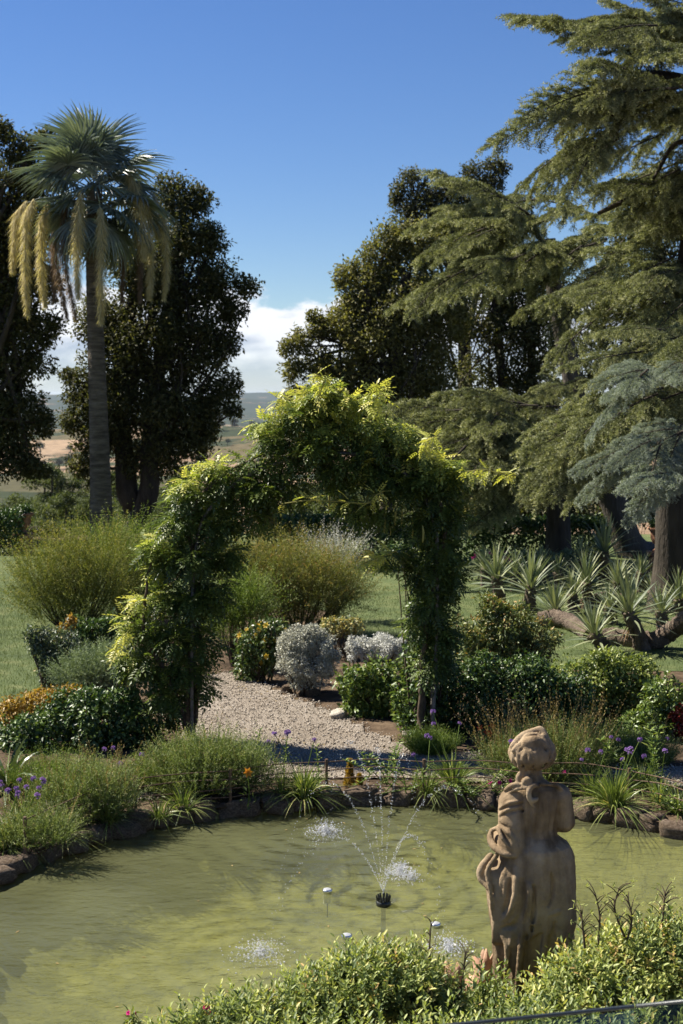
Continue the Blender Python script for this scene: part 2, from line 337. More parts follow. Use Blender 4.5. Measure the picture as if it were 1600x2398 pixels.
M['steel'] = solid_mat('steel', [(.3, (.45,.46,.47)), (.7, (.7,.71,.72))], 12, .22, .1, metal=.9)

# ------------------------------------------------------------------ terrain and setting
PC = np.array([0.5, 9.7])                  # pond centre
def pond_r(th, a=3.27, bf=3.1, bn=2.15):
    c, s = np.cos(th), np.sin(th); b = np.where(s > 0, bf, bn); e = np.where(s > 0, 2.0, 3.0)
    w = 1+.012*np.sin(5*th+1)+.008*np.sin(9*th)
    return w/((np.abs(c)/a)**e+(np.abs(s)/b)**e)**(1/e)
def vnoise(x, y, seed=0):
    xi, yi = np.floor(x).astype(int), np.floor(y).astype(int); fx, fy = x-xi, y-yi
    fx, fy = fx*fx*(3-2*fx), fy*fy*(3-2*fy)
    def h(a, b):
        n = (a*374761393+b*668265263+seed*1442695041) & 0x7fffffff
        n = ((n ^ (n >> 13))*1274126177) & 0x7fffffff
        return ((n ^ (n >> 16)) & 0xffff)/65535.0
    return (h(xi, yi)*(1-fx)+h(xi+1, yi)*fx)*(1-fy)+(h(xi, yi+1)*(1-fx)+h(xi+1, yi+1)*fx)*fy
def fbm(x, y, o=4, seed=0): return sum(vnoise(x*2**i, y*2**i, seed+i)*.5**i for i in range(o))/(2-.5**(o-1))
def terrain(x, y):
    d = np.sqrt(x*x+y*y)
    prof = np.interp(d, [0, 38, 46, 60, 100, 140, 260, 420, 900, 2000, 4500, 9000, 14000, 22000], [0, 0, -1.6, -5.5, -10, -13, -32, -46, -64, -92, -120, -130, -120, -120])
    big = (fbm(x/900+3.1, y/900+1.7, 4, 5)-.5)*np.interp(d, [60, 260, 900, 2500, 6000, 22000], [0, 10, 52, 110, 150, 170])
    rng2 = (fbm(x/4200+7.3, y/4200+2.2, 3, 11)-.42)*np.interp(d, [5000, 11000, 16000], [0, 330, 430])
    left = 30*np.exp(-(((x+165)/150)**2+((y-850)/230)**2))+34*np.exp(-(((x+260)/420)**2+((y-2500)/520)**2))        # swells that carry the bare fields
    return G + prof + big + rng2*1.0 + left*np.interp(d, [60, 160], [0, 1])
def build_ground():
    th = np.concatenate([np.linspace(math.radians(60), math.radians(120), 201)[:-1], np.linspace(math.radians(120), math.radians(420), 121)[:-1]]); k = len(th)
    fac = np.concatenate([[1.0, 1.03], np.geomspace(1.1, 14, 50), np.geomspace(14.6, 6500, 110)]); R0 = pond_r(th); V = []
    for i, f in enumerate(fac):
        rr = R0*f if f < 8 else (R0*8/ (1) * (1-min(1, (f-8)/6)) + 25.0*min(1, (f-8)/6))*f/8
        x, y = PC[0]+np.cos(th)*rr, PC[1]+np.sin(th)*rr
        V.append(np.stack([x, y, terrain(x, y)], 1))
    V = np.concatenate(V); n = len(fac); j = np.arange(k)
    F = np.concatenate([np.stack([i*k+j, (i+1)*k+j, (i+1)*k+(j+1) % k, i*k+(j+1) % k], 1) for i in range(n-1)])
    return MB().add(V, F[:, ::-1])
def ground_mat():
    m, t = mat_new('countryside'); out = nd(t, 'ShaderNodeOutputMaterial'); p = nd(t, 'ShaderNodeBsdfPrincipled', Roughness=1.0); p.inputs['Specular IOR Level'].default_value = .1
    tc = nd(t, 'ShaderNodeTexCoord'); o = tc.outputs['Object']
    # field patchwork far away
    vo = nd(t, 'ShaderNodeTexVoronoi', Scale=.0036); mpv = nd(t, 'ShaderNodeMapping'); mpv.inputs['Scale'].default_value = (1, .7, 0); t.links.new(o, mpv.inputs[0])
    nw = nd(t, 'ShaderNodeTexNoise', Scale=.004, Detail=3); t.links.new(o, nw.inputs['Vector'])
    mw = nd(t, 'ShaderNodeMix', data_type='VECTOR'); mw.inputs[0].default_value = .004
    vm = nd(t, 'ShaderNodeVectorMath', operation='MULTIPLY_ADD'); t.links.new(nw.outputs['Color'], vm.inputs[0]); vm.inputs[1].default_value = (160, 160, 0); t.links.new(mpv.outputs[0], vm.inputs[2])
    t.links.new(vm.outputs[0], vo.inputs['Vector'])
    sepc = nd(t, 'ShaderNodeSeparateColor'); t.links.new(vo.outputs['Color'], sepc.inputs[0])
    field = ramp(t, [(0, (.19,.125,.075)), (.35, (.25,.172,.105)), (.55, (.31,.225,.14)), (.72, (.11,.09,.045)), (.8, (.05,.06,.026)), (1, (.16,.12,.07))], sepc.outputs[0])
    wood = nd(t, 'ShaderNodeTexNoise', Scale=.006, Detail=7, Roughness=.65); t.links.new(o, wood.inputs['Vector'])
    wm = nd(t, 'ShaderNodeMapRange', interpolation_type='SMOOTHSTEP'); t.links.new(wood.outputs[0], wm.inputs['Value'])
    wm.inputs['From Max'].default_value = .54; fd = nd(t, 'ShaderNodeVectorMath', operation='LENGTH'); t.links.new(o, fd.inputs[0]); fm_ = nd(t, 'ShaderNodeMapRange'); t.links.new(fd.outputs['Value'], fm_.inputs['Value']); fm_.inputs['From Min'].default_value = 1500; fm_.inputs['From Max'].default_value = 6000; fm_.inputs['To Min'].default_value = .52; fm_.inputs['To Max'].default_value = .36; t.links.new(fm_.outputs[0], wm.inputs['From Min']); ad_ = nd(t, 'ShaderNodeMath', operation='ADD'); t.links.new(fm_.outputs[0], ad_.inputs[0]); ad_.inputs[1].default_value = .04; t.links.new(ad_.outputs[0], wm.inputs['From Max'])
    m1 = nd(t, 'ShaderNodeMix', data_type='RGBA'); t.links.new(wm.outputs[0], m1.inputs[0]); t.links.new(field, m1.inputs[6]); m1.inputs[7].default_value = (.035, .045, .02, 1)
    fn = nd(t, 'ShaderNodeTexNoise', Scale=.09, Detail=6); t.links.new(o, fn.inputs['Vector'])
    fr = ramp(t, [(.3, (.7,.7,.7)), (.7, (1.15,1.15,1.15))], fn.outputs[0])
    m2 = nd(t, 'ShaderNodeMix', data_type='RGBA', blend_type='MULTIPLY'); m2.inputs[0].default_value = 1; t.links.new(m1.outputs[2], m2.inputs[6]); t.links.new(fr, m2.inputs[7])
    # planted soil near the pond
    ln = nd(t, 'ShaderNodeVectorMath', operation='LENGTH'); t.links.new(o, ln.inputs[0])
    near = nd(t, 'ShaderNodeMapRange'); t.links.new(ln.outputs['Value'], near.inputs['Value']); near.inputs['From Min'].default_value = 35; near.inputs['From Max'].default_value = 41
    sn = nd(t, 'ShaderNodeTexNoise', Scale=4, Detail=8); t.links.new(o, sn.inputs['Vector'])
    soil = ramp(t, [(.3, (.04,.028,.018)), (.55, (.10,.07,.045)), (.75, (.15,.11,.07))], sn.outputs[0])
    scrub = ramp(t, [(.3, (.03,.035,.014)), (.7, (.10,.085,.04))], fn.outputs[0])
    mid = nd(t, 'ShaderNodeMapRange'); t.links.new(ln.outputs['Value'], mid.inputs['Value']); mid.inputs['From Min'].default_value = 150; mid.inputs['From Max'].default_value = 215
    m3 = nd(t, 'ShaderNodeMix', data_type='RGBA'); t.links.new(mid.outputs[0], m3.inputs[0]); t.links.new(scrub, m3.inputs[6]); t.links.new(m2.outputs[2], m3.inputs[7])
    m4 = nd(t, 'ShaderNodeMix', data_type='RGBA'); t.links.new(near.outputs[0], m4.inputs[0]); t.links.new(soil, m4.inputs[6]); t.links.new(m3.outputs[2], m4.inputs[7])
    t.links.new(m4.outputs[2], p.inputs['Base Color'])
    b = nd(t, 'ShaderNodeBump', Strength=.6, Distance=.04); bn = nd(t, 'ShaderNodeTexNoise', Scale=22, Detail=5); t.links.new(o, bn.inputs['Vector']); t.links.new(bn.outputs[0], b.inputs['Height']); t.links.new(b.outputs[0], p.inputs['Normal'])
    t.links.new(p.outputs[0], out.inputs['Surface']); return m
tag(build_ground().build('ground', ground_mat(), smooth=True), 'garden soil falling away to a valley of bare fields and hills', 'ground', kind='structure')

def sheet(name, poly, z, mat, label, cat, sub=None):
    P = np.array(poly, float); c = P.mean(0); V = np.concatenate([np.c_[P, np.full(len(P), z)], [[*c, z]]]); k = len(P); j = np.arange(k)
    F = np.stack([j, (j+1) % k, np.full(k, k)], 1)
    if np.cross(P[1]-P[0], c-P[0]) < 0: F = F[:, ::-1]
    return tag(MB().add(V, F).build(name, mat), label, cat, kind='structure')
def px_poly(pts, z=G): return [on_z(a, b, z)[:2] for a, b in pts]
lawn_ground = solid_mat('lawn', [(.3, (.05,.075,.022)), (.5, (.09,.12,.038)), (.75, (.16,.17,.065))], 2.2, .9, .8, 90, dist=.03)
LAWNS = [('lawn', [(-14, 15.6), (-3.15, 15.9), (-3.4, 18.5), (-3.4, 34), (-16, 34)], 'sunlit strip of mown lawn beside the yellow-green broom bushes'),
         ('lawn', [(.4, 19.0), (6.0, 18.5), (14, 17.2), (15, 37.4), (-3.3, 37.4), (-3.3, 24.5), (-.2, 24)], 'mown lawn under the yuccas and behind the arch')]
for nm, pl, lb in LAWNS: sheet(nm, pl, G+.006, lawn_ground, lb, 'lawn')

# gravel path
def gravel_mat():
    m, t = mat_new('gravel'); out = nd(t, 'ShaderNodeOutputMaterial'); p = nd(t, 'ShaderNodeBsdfPrincipled', Roughness=.95); tc = nd(t, 'ShaderNodeTexCoord')
    v = nd(t, 'ShaderNodeTexVoronoi', Scale=100); t.links.new(tc.outputs['Object'], v.inputs['Vector']); s = nd(t, 'ShaderNodeSeparateColor'); t.links.new(v.outputs['Color'], s.inputs[0])
    c = ramp(t, [(0, (.19,.155,.12)), (.5, (.32,.27,.21)), (1, (.46,.405,.33))], s.outputs[0]); n = nd(t, 'ShaderNodeTexNoise', Scale=1.3, Detail=5); t.links.new(tc.outputs['Object'], n.inputs['Vector'])
    c2 = ramp(t, [(.3, (.75,.72,.68)), (.7, (1, 1, 1))], n.outputs[0]); mu = nd(t, 'ShaderNodeMix', data_type='RGBA', blend_type='MULTIPLY'); mu.inputs[0].default_value = 1
    t.links.new(c, mu.inputs[6]); t.links.new(c2, mu.inputs[7]); t.links.new(mu.outputs[2], p.inputs['Base Color'])
    b = nd(t, 'ShaderNodeBump', Strength=.9, Distance=.02, invert=True); t.links.new(v.outputs['Distance'], b.inputs['Height']); t.links.new(b.outputs[0], p.inputs['Normal']); t.links.new(p.outputs[0], out.inputs['Surface']); return m
GP = px_poly([(330, 1790), (420, 1730), (400, 1680), (430, 1620), (470, 1580), (560, 1575), (640, 1610), (720, 1640), (800, 1665), (870, 1710), (960, 1740), (1090, 1760), (1240, 1790), (1400, 1800), (1640, 1790), (1640, 1850), (1300, 1850), (1100, 1838), (900, 1828), (700, 1828), (500, 1845), (300, 1890), (120, 1950), (-60, 2020), (-60, 1930), (150, 1850)])
M['gravel'] = gravel_mat()
def inpoly(P, poly):
    x, y = P[:, 0], P[:, 1]; c = np.zeros(len(P), bool); n = len(poly)
    for i in range(n):
        a, b = poly[i], poly[i-1]
        c ^= ((a[1] > y) != (b[1] > y)) & (x < (b[0]-a[0])*(y-a[1])/(b[1]-a[1]+1e-12)+a[0])
    return c
def path_sheet():
    xs, ys = np.arange(-5.5, 4.6, .14), np.arange(10.5, 19, .14); X, Y = np.meshgrid(xs, ys); ok = inpoly(np.c_[X.ravel(), Y.ravel()], GP).reshape(X.shape)
    rr = np.hypot(X-PC[0], Y-PC[1]); ok &= rr > pond_r(np.arctan2(Y-PC[1], X-PC[0]))+.35
    idx = np.arange(X.size).reshape(X.shape); q = ok[:-1, :-1] & ok[1:, :-1] & ok[:-1, 1:] & ok[1:, 1:]
    F = np.stack([idx[:-1, :-1][q], idx[:-1, 1:][q], idx[1:, 1:][q], idx[1:, :-1][q]], 1)
    Z = G+.012+.012*fbm(X*1.5, Y*1.5, 2, 3)
    return MB().add(np.stack([X, Y, Z], -1).reshape(-1, 3), F), ok, X, Y
pmb, pok, pX, pY = path_sheet()
tag(pmb.build('gravel_path', M['gravel']), 'pale beige gravel path passing under the wisteria arch', 'path', kind='structure')
def pebbles():
    r = rng_(4); n = 9500; i = r.choice(np.flatnonzero(pok.ravel()), n); P = np.c_[pX.ravel()[i]+r.uniform(-.07, .07, n), pY.ravel()[i]+r.uniform(-.07, .07, n), np.full(n, G+.026)]
    tv = np.array([[1,0,0],[-1,0,0],[0,1,0],[0,-1,0],[0,0,.7],[0,0,-.7]], float); tf = [[0,2,4],[2,1,4],[1,3,4],[3,0,4],[2,0,5],[1,2,5],[3,1,5],[0,3,5]]
    mb = MB(); inst(mb, tv, tf, P, rdir(r, n)*np.array([1, 1, .25]), nrm(UP+.3*rdir(r, n)), .006+.010*r.random(n)**2, r.random(n)); return mb
M['pebble'] = leaf_mat('pebble', [(0, (.17,.14,.105)), (.5, (.33,.28,.22)), (1, (.5,.45,.38))], .9, 0.0, .2)
tag(pebbles().build('gravel', M['pebble']), 'loose beige pebbles over the gravel path', 'gravel', kind='stuff')

def lawn_blades():
    r = rng_(9); mb = MB()
    for k, (nm, pl, lb) in enumerate(LAWNS):
        pl = np.array(pl); n = 45000; P = np.c_[r.uniform(-7 if k == 0 else 0, -3 if k == 0 else 8.5, n), r.uniform(15.5, 27, n), np.full(n, G)]
        P = P[inpoly(P, pl)]; n = len(P); blades(mb, P, UP+.5*rdir(r, n), rdir(r, n)*.3, .035+.03*r.random(n), .012, np.clip(.35+.5*fbm(P[:, 0]*.8, P[:, 1]*.8, 3, 7)-.1+.15*r.normal(size=n), 0, 1), seg=1)
    return mb
tag(lawn_blades().build('grass', M['lawn']), 'short green blades of the mown lawns', 'grass', kind='stuff')

# pond
def disc(n_t, rings, zfun, grow=0.0):
    th = np.linspace(0, 2*np.pi, n_t, endpoint=False); R0 = pond_r(th)+grow; fr = np.linspace(0, 1, rings+1)[1:]; V = [np.array([[PC[0], PC[1], zfun(np.zeros(1), np.zeros(1), np.zeros(1))[0]]])]
    for f in fr:
        x, y = PC[0]+np.cos(th)*R0*f, PC[1]+np.sin(th)*R0*f; V.append(np.stack([x, y, zfun(np.full(n_t, f), x, y)], 1))
    V = np.concatenate(V); j = np.arange(n_t); mb = MB(); T = np.stack([np.zeros(n_t, int), 1+j, 1+(j+1) % n_t], 1)
    F = np.concatenate([np.stack([1+i*n_t+j, 1+(i+1)*n_t+j, 1+(i+1)*n_t+(j+1) % n_t, 1+i*n_t+(j+1) % n_t], 1) for i in range(rings-1)])
    mb.add(V, T); mb.F.append(F); mb.M.append(np.zeros(len(F), np.int32)); return mb
def floor_mat():
    m, t = mat_new('algae_floor'); out = nd(t, 'ShaderNodeOutputMaterial'); p = nd(t, 'ShaderNodeBsdfPrincipled', Roughness=1.0); tc = nd(t, 'ShaderNodeTexCoord')
    n = nd(t, 'ShaderNodeTexNoise', Scale=2.3, Detail=10, Roughness=.72); t.links.new(tc.outputs['Object'], n.inputs['Vector'])
    c = ramp(t, [(.34, (.10,.10,.04)), (.47, (.22,.215,.08)), (.56, (.31,.295,.11)), (.7, (.44,.42,.17))], n.outputs[0]); t.links.new(c, p.inputs['Base Color']); t.links.new(p.outputs[0], out.inputs['Surface']); return m
tag(disc(96, 14, lambda f, x, y: np.where(f > .97, G-.004, -.5*(1-np.clip((f-.72)/.22, 0, 1)**2*.8)+.04*(fbm(x*2, y*2, 3, 2)-.5)), .12).build('pond_floor', floor_mat(), smooth=True), 'algae-covered floor of the round pond', 'pond floor', kind='structure')
NOZ = on_z(898, 2120, 0)
SPLASH = [on_z(762, 1952, 0), on_z(938, 2050, 0), on_z(610, 2240, 0), on_z(1052, 2228, 0)]
def water_mat():
    m, t = mat_new('pond_water'); out = nd(t, 'ShaderNodeOutputMaterial'); tc = nd(t, 'ShaderNodeTexCoord')
    def bump_src():
        n1 = nd(t, 'ShaderNodeTexNoise', Scale=6.5, Detail=5, Roughness=.55); mpn = nd(t, 'ShaderNodeMapping'); mpn.inputs['Scale'].default_value = (.85, 1.25, 1); t.links.new(tc.outputs['Object'], mpn.inputs[0]); t.links.new(mpn.outputs[0], n1.inputs['Vector']); acc = n1.outputs[0]
        for i, (c, sc, am) in enumerate([(SPLASH[0], 11, .30), (SPLASH[1], 12, .2), (SPLASH[2], 12, .25), (NOZ, 9, .13)]):
            mp_ = nd(t, 'ShaderNodeMapping'); mp_.inputs['Location'].default_value = (-c[0], -c[1], 0); t.links.new(tc.outputs['Object'], mp_.inputs[0])
            ln = nd(t, 'ShaderNodeVectorMath', operation='LENGTH'); t.links.new(mp_.outputs[0], ln.inputs[0])
            nn = nd(t, 'ShaderNodeMath', operation='MULTIPLY_ADD'); t.links.new(ln.outputs['Value'], nn.inputs[0]); nn.inputs[1].default_value = sc*2.6; t.links.new(n1.outputs[0], nn.inputs[2])
            sn = nd(t, 'ShaderNodeMath', operation='SINE'); t.links.new(nn.outputs[0], sn.inputs[0])
            fo = nd(t, 'ShaderNodeMapRange'); t.links.new(ln.outputs['Value'], fo.inputs['Value']); fo.inputs['From Min'].default_value = .1; fo.inputs['From Max'].default_value = 1.7; fo.inputs['To Min'].default_value = am; fo.inputs['To Max'].default_value = 0
            mm = nd(t, 'ShaderNodeMath', operation='MULTIPLY_ADD'); t.links.new(sn.outputs[0], mm.inputs[0]); t.links.new(fo.outputs[0], mm.inputs[1]); t.links.new(acc, mm.inputs[2]); acc = mm.outputs[0]
        return acc
    b = nd(t, 'ShaderNodeBump', Strength=.55, Distance=.045); t.links.new(bump_src(), b.inputs['Height'])
    tr = nd(t, 'ShaderNodeBsdfTransparent'); tr.inputs[0].default_value = (.77, .79, .59, 1)
    df = nd(t, 'ShaderNodeBsdfDiffuse'); df.inputs[0].default_value = (.2, .21, .10, 1)
    nt = nd(t, 'ShaderNodeTexNoise', Scale=.8, Detail=4); t.links.new(tc.outputs['Object'], nt.inputs['Vector'])
    mr = nd(t, 'ShaderNodeMapRange'); t.links.new(nt.outputs[0], mr.inputs['Value']); mr.inputs['From Min'].default_value = .3; mr.inputs['From Max'].default_value = .7; mr.inputs['To Min'].default_value = .26; mr.inputs['To Max'].default_value = .44
    m1 = nd(t, 'ShaderNodeMixShader'); t.links.new(mr.outputs[0], m1.inputs[0]); t.links.new(tr.outputs[0], m1.inputs[1]); t.links.new(df.outputs[0], m1.inputs[2])
    gl = nd(t, 'ShaderNodeBsdfGlossy', Roughness=.03); t.links.new(b.outputs[0], gl.inputs['Normal'])
    fr = nd(t, 'ShaderNodeFresnel', IOR=1.33); t.links.new(b.outputs[0], fr.inputs['Normal'])
    m2 = nd(t, 'ShaderNodeMixShader'); t.links.new(fr.outputs[0], m2.inputs[0]); t.links.new(m1.outputs[0], m2.inputs[1]); t.links.new(gl.outputs[0], m2.inputs[2]); t.links.new(m2.outputs[0], out.inputs['Surface']); return m
tag(disc(128, 2, lambda f, x, y: np.zeros(len(f))).build('pond_water', water_mat()), 'murky olive-green water of the garden pond', 'water', kind='structure')
# ------------------------------------------------------------------ trees
def limbs(mb, r, base, forks, targets, r0, bend=.15, k=8, mat=0):
    """limbs from points on the trunk to targets"""
    for tgt in targets:
        b = forks[r.integers(len(forks))]; p = np.array(tgt); mid = (b+p)/2 + rdir(r, 1)[0]*np.linalg.norm(p-b)*bend - UP*np.linalg.norm(p-b)*.06
        rr = r0*(.5+.5*r.random()); tube(mb, spline([b, mid, p], 10), np.linspace(rr, rr*.2, 10), k, mat=mat)
def oak(name, label, Y, trunks, lobes, mat, dens, L, W, seed, base_r, group=None, nmax=140000, deep=1.0, cat='tree', sub=.42, fork_r=.26, shell=.35):
    dens *= 1.9; nmax = int(nmax*1.25)
    r = rng_(seed); lb = lob(lobes, Y, deep); base = at_y(trunks[0][0][0], trunks[0][0][1], Y); base[2] = min(base[2], terrain(base[0], base[1])+.0)
    root = thing(name, label, cat, base, group); mb = MB(); forks = []
    for i, tr in enumerate(trunks):
        P = np.array([at_y(a, b, Y) for a, b in tr]); P[:, 1] += np.cumsum(r.normal(size=len(P))*.15)-.0
        if i == 0: P[0] = base
        S = spline(P, 22); R = np.linspace(base_r*(1 if i == 0 else .8), base_r*.32, 22); R[:3] *= np.array([1.5, 1.2, 1.06]) if i == 0 else 1
        tube(mb, S-base, R, 12, wob=.16, r=r); forks += [S[k]-base for k in range(10, 22, 3)]
    mb.build('trunk', M['bark'], root, smooth=True)
    lm = MB(); limbs(lm, r, None, forks, [l[0]-base for l in lb]+[l[0]-base+rdir(r, 1)[0]*l[1]*.6 for l in lb], base_r*fork_r); stuff(lm.build('limbs', M['bark'], root, smooth=True))
    fm = MB(); leafmass(fm, r, [(c-base, s) for c, s in lb], dens, L, W, droop=.15, sub=sub, mat=0, clip=None, nmax=nmax, shell=shell)
    fm.build('crown', mat, root); return root
oak('holm_oak', 'dark dense holm oak with a forked trunk behind the tall palm', 40, [[(322, 1268), (325, 1215), (300, 1160), (290, 1080), (280, 960), (290, 800), (330, 620)], [(325, 1225), (350, 1150), (352, 1060), (365, 900), (400, 700), (440, 520)]],
    [(405, 455, 62), (470, 470, 42), (430, 540, 90), (500, 560, 48), (400, 640, 110), (505, 650, 62), (575, 668, 40, 34), (470, 720, 100), (545, 725, 45), (350, 780, 130), (470, 830, 90), (530, 800, 42), (290, 900, 120), (410, 950, 110), (500, 930, 60), (545, 905, 30, 40), (545, 960, 26), (190, 910, 52), (170, 985, 42), (240, 1010, 80), (350, 1050, 90), (450, 1040, 55), (200, 1080, 44), (235, 1130, 36, 26), (320, 620, 90), (250, 760, 90), (480, 1000, 50), (160, 880, 24)],
    M['oak'], .5, .11, .06, 21, .42, 'holm oaks round the garden', 130000)
oak('holm_oak', 'very dark holm oak whose low boughs hang beside the terracotta urn on its plinth', 36, [[(-70, 1290), (-60, 1150), (-40, 950), (-20, 700), (0, 480)]],
    [(0, 310, 40), (45, 350, 52), (110, 330, 34), (0, 440, 90), (80, 430, 60), (60, 540, 100), (-30, 600, 120), (60, 680, 95), (0, 780, 120), (95, 770, 60), (90, 850, 50, 40), (-20, 920, 110), (55, 960, 65), (95, 990, 36, 48), (20, 1050, 80), (75, 1090, 45, 40), (-60, 1080, 80), (-90, 480, 110), (-110, 780, 120), (-90, 1000, 110)],
    M['oak'], .55, .11, .06, 22, .45, 'holm oaks round the garden', 110000)
oak('holm_oak', 'broad olive-brown holm oak standing behind the wisteria arch', 43, [[(915, 1262), (915, 1200), (922, 1100), (910, 980), (930, 820), (950, 640)], [(915, 1215), (905, 1100), (870, 980), (850, 820), (860, 680)]],
    [(920, 560, 62), (985, 575, 70), (880, 620, 72), (860, 690, 80), (815, 640, 40), (960, 680, 110), (800, 760, 62), (752, 775, 36), (735, 740, 24), (880, 790, 110), (700, 800, 38), (745, 850, 52), (670, 815, 24), (690, 870, 38), (980, 820, 110), (820, 880, 80), (720, 935, 50), (920, 920, 90), (830, 960, 60), (680, 930, 28), (1020, 920, 80), (1040, 720, 90), (940, 1010, 50), (760, 990, 45)],
    M['oak2'], .5, .12, .062, 23, .4, 'holm oaks round the garden', 130000)
oak('tall_oak', 'taller greyish oak rising above the olive-brown crown', 50, [[(1085, 1262), (1085, 1100), (1090, 900), (1080, 700), (1060, 520)]],
    [(965, 420, 34), (935, 450, 30), (1020, 440, 42), (1075, 440, 36), (1110, 405, 34), (1160, 390, 30), (1150, 430, 40), (1000, 500, 62), (1070, 500, 62), (1120, 480, 50), (950, 500, 48), (1170, 500, 50), (1040, 570, 70), (1120, 560, 60), (925, 470, 20), (1180, 560, 50), (1180, 395, 20)],
    M['oak3'], .42, .13, .06, 24, .38, None, 60000)
for i, (tr, lo, sd, lb) in enumerate([
    ([[(1170, 1258), (1175, 1150), (1180, 1000), (1170, 800), (1150, 640)]], [(1120, 640, 70), (1190, 680, 80), (1110, 750, 70), (1190, 800, 90), (1120, 870, 60), (1210, 900, 60), (1150, 960, 60), (1060, 960, 40), (1230, 760, 60), (1100, 1040, 60, 40)], 31, 'slim dark oak in the shade, stem close to the arch leg'),
    ([[(1236, 1258), (1240, 1100), (1245, 950), (1250, 780), (1255, 640)]], [(1250, 640, 70), (1290, 720, 70), (1230, 740, 70), (1280, 820, 70), (1250, 900, 70), (1290, 960, 60), (1340, 820, 60), (1330, 700, 60), (1210, 990, 50)], 32, 'slim dark oak in the shade behind the spreading cedar'),
    ([[(1560, 1258), (1560, 1100), (1550, 900), (1540, 700), (1540, 500)]], [(1480, 560, 80), (1560, 620, 90), (1440, 680, 70), (1520, 740, 90), (1600, 760, 90), (1420, 780, 60), (1500, 860, 80), (1580, 900, 90), (1400, 880, 60), (1480, 960, 70), (1600, 500, 80), (1580, 1020, 80), (1450, 1040, 70)], 33, 'shadowed oak closing the view behind the blue cedar')]):
    oak('shade_oak', lb, 46, tr, lo, M['oak'], .3, .13, .07, sd, .24, 'oaks in the shade behind the cedars', 45000)

# dark low trees and shrubs under the oaks
def shrub(name, label, Y, lobes, mat, L, W, dens=.55, seed=1, cat='shrub', group=None, stems=6, **kw):
    r = rng_(seed); lb = lob(lobes, Y, kw.pop('deep', 1.0)); c = np.mean([l[0] for l in lb], 0); base = np.array([c[0], c[1], terrain(c[0], c[1])])
    root = thing(name, label, cat, base, group); fm = MB(); loc = [(l[0]-base, l[1]) for l in lb]; extra = kw.pop('extra', None); sm = kw.pop('stem_mat', M['twig'])
    leafmass(fm, r, loc, dens*1.6, L, W, clip=.02, **kw); stuff(fm.build('foliage', mat, root))
    st = MB()
    for l in loc:
        for i in range(stems):
            b = np.array([l[0][0]*.35+r.normal()*.06, l[0][1]*.35+r.normal()*.06, 0]); e = l[0]+rdir(r, 1)[0]*l[1]*.75; e[2] = max(e[2], .1)
            tube(st, spline([b, (b+e)/2+r.normal(size=3)*.04, e], 6), np.linspace(.014, .004, 6), 4, cap=False)
    stuff(st.build('stems', sm, root))
    if extra: extra(r, root, loc)
    return root
r0 = rng_(77)
for i, (lo, Y, mt, sd, lb) in enumerate([
    ([(690, 1200, 50, 40), (730, 1225, 50, 36), (660, 1230, 40)], 52, 'pine', 41, 'grey-green bush beyond the low hedge, left of the oak trunk seen through the arch'),
    ([(800, 1225, 60, 30), (860, 1215, 50, 34), (830, 1195, 40, 24)], 54, 'euon', 42, 'pale green bush glowing beyond the low hedge under the arch'),
    ([(960, 1220, 60, 40), (1010, 1200, 50, 44)], 53, 'pine', 43, 'grey-green bush beside the oak trunk seen through the arch'),
    ([(1120, 1200, 50, 60), (1180, 1180, 50, 70), (1150, 1140, 50)], 44, 'oak2', 44, 'tall yellowish undergrowth bush between the dark trunks'),
    ([(1250, 1190, 60, 60), (1340, 1200, 60, 55), (1290, 1150, 60, 50)], 45, 'oak', 45, 'dark undergrowth bush behind the dark cedar trunk'),
    ([(1420, 1180, 70, 70), (1480, 1130, 60, 80), (1540, 1170, 70, 80), (1600, 1130, 60, 90)], 47, 'oak', 46, 'dark undergrowth bush behind the leaning cedar'),
    ([(1400, 1110, 40, 50), (1440, 1200, 40, 50)], 43, 'gloss2', 47, 'green sunlit bush glimpsed behind the leaning cedar trunk'),
    ([(20, 1250, 60, 40), (110, 1255, 50, 36), (-30, 1300, 50, 50)], 37, 'oak', 48, 'dark low bush round the terracotta urn')]):
    shrub('undergrowth_bush', lb, Y, lo, M[mt], .12, .07, .5, sd, 'bush', 'bushes under the oaks', stems=2)
# pines on the slope below the garden
def pine_meshes(k):
    r = rng_(50+k); cm, tm = MB(), MB(); h = 7+1.5*k
    lb = [(np.array([r.normal()*1.1, r.normal()*1.1, h*(.45+.55*r.random())]), np.array([1.3, 1.3, .8])*(.8+.5*r.random())) for _ in range(11)]+[(np.array([0, 0, h]), np.array([1.0, 1.0, .8]))]
    leafmass(cm, r, lb, .55, .3, .12, sub=.36, npuff=18, clip=None, nmax=9000, droop=-.2); tube(tm, spline([(0, 0, -1), (.1, 0, h*.5), (0, .1, h)], 10), np.linspace(.24, .07, 10), 7)
    return cm.mesh('crown', M['pine']), tm.mesh('trunk', M['bark'], True)
PM = [pine_meshes(k) for k in range(3)]
def pine(x, y, s, k, label, group, rz):
    root = thing('pine_tree', label, 'tree', (x, y, terrain(np.array(x), np.array(y))-.2), group, rz); root.scale = (s, s, s)
    link('trunk', PM[k][1], root); link('crown', PM[k][0], root)
rp = rng_(60); n = 0
for px in np.arange(-30, 1080, 26):
    for row, Y in enumerate((58, 74, 96, 120)):
        x = (px+rp.normal()*11+13*row-800)/FPX*Y; y = Y+rp.normal()*4
        if 480 < px < 640 and row > 0: continue
        if row == 0 and px > 520: continue
        s = (.26+.14*rp.random(), .36+.18*rp.random(), .5+.2*rp.random(), .62+.25*rp.random())[row]
        pine(float(x), float(y), float(s), int(rp.integers(3)), 'rounded grey-green pine in the wood on the slope below the garden', 'pines on the slope below', float(rp.random()*6)); n += 1
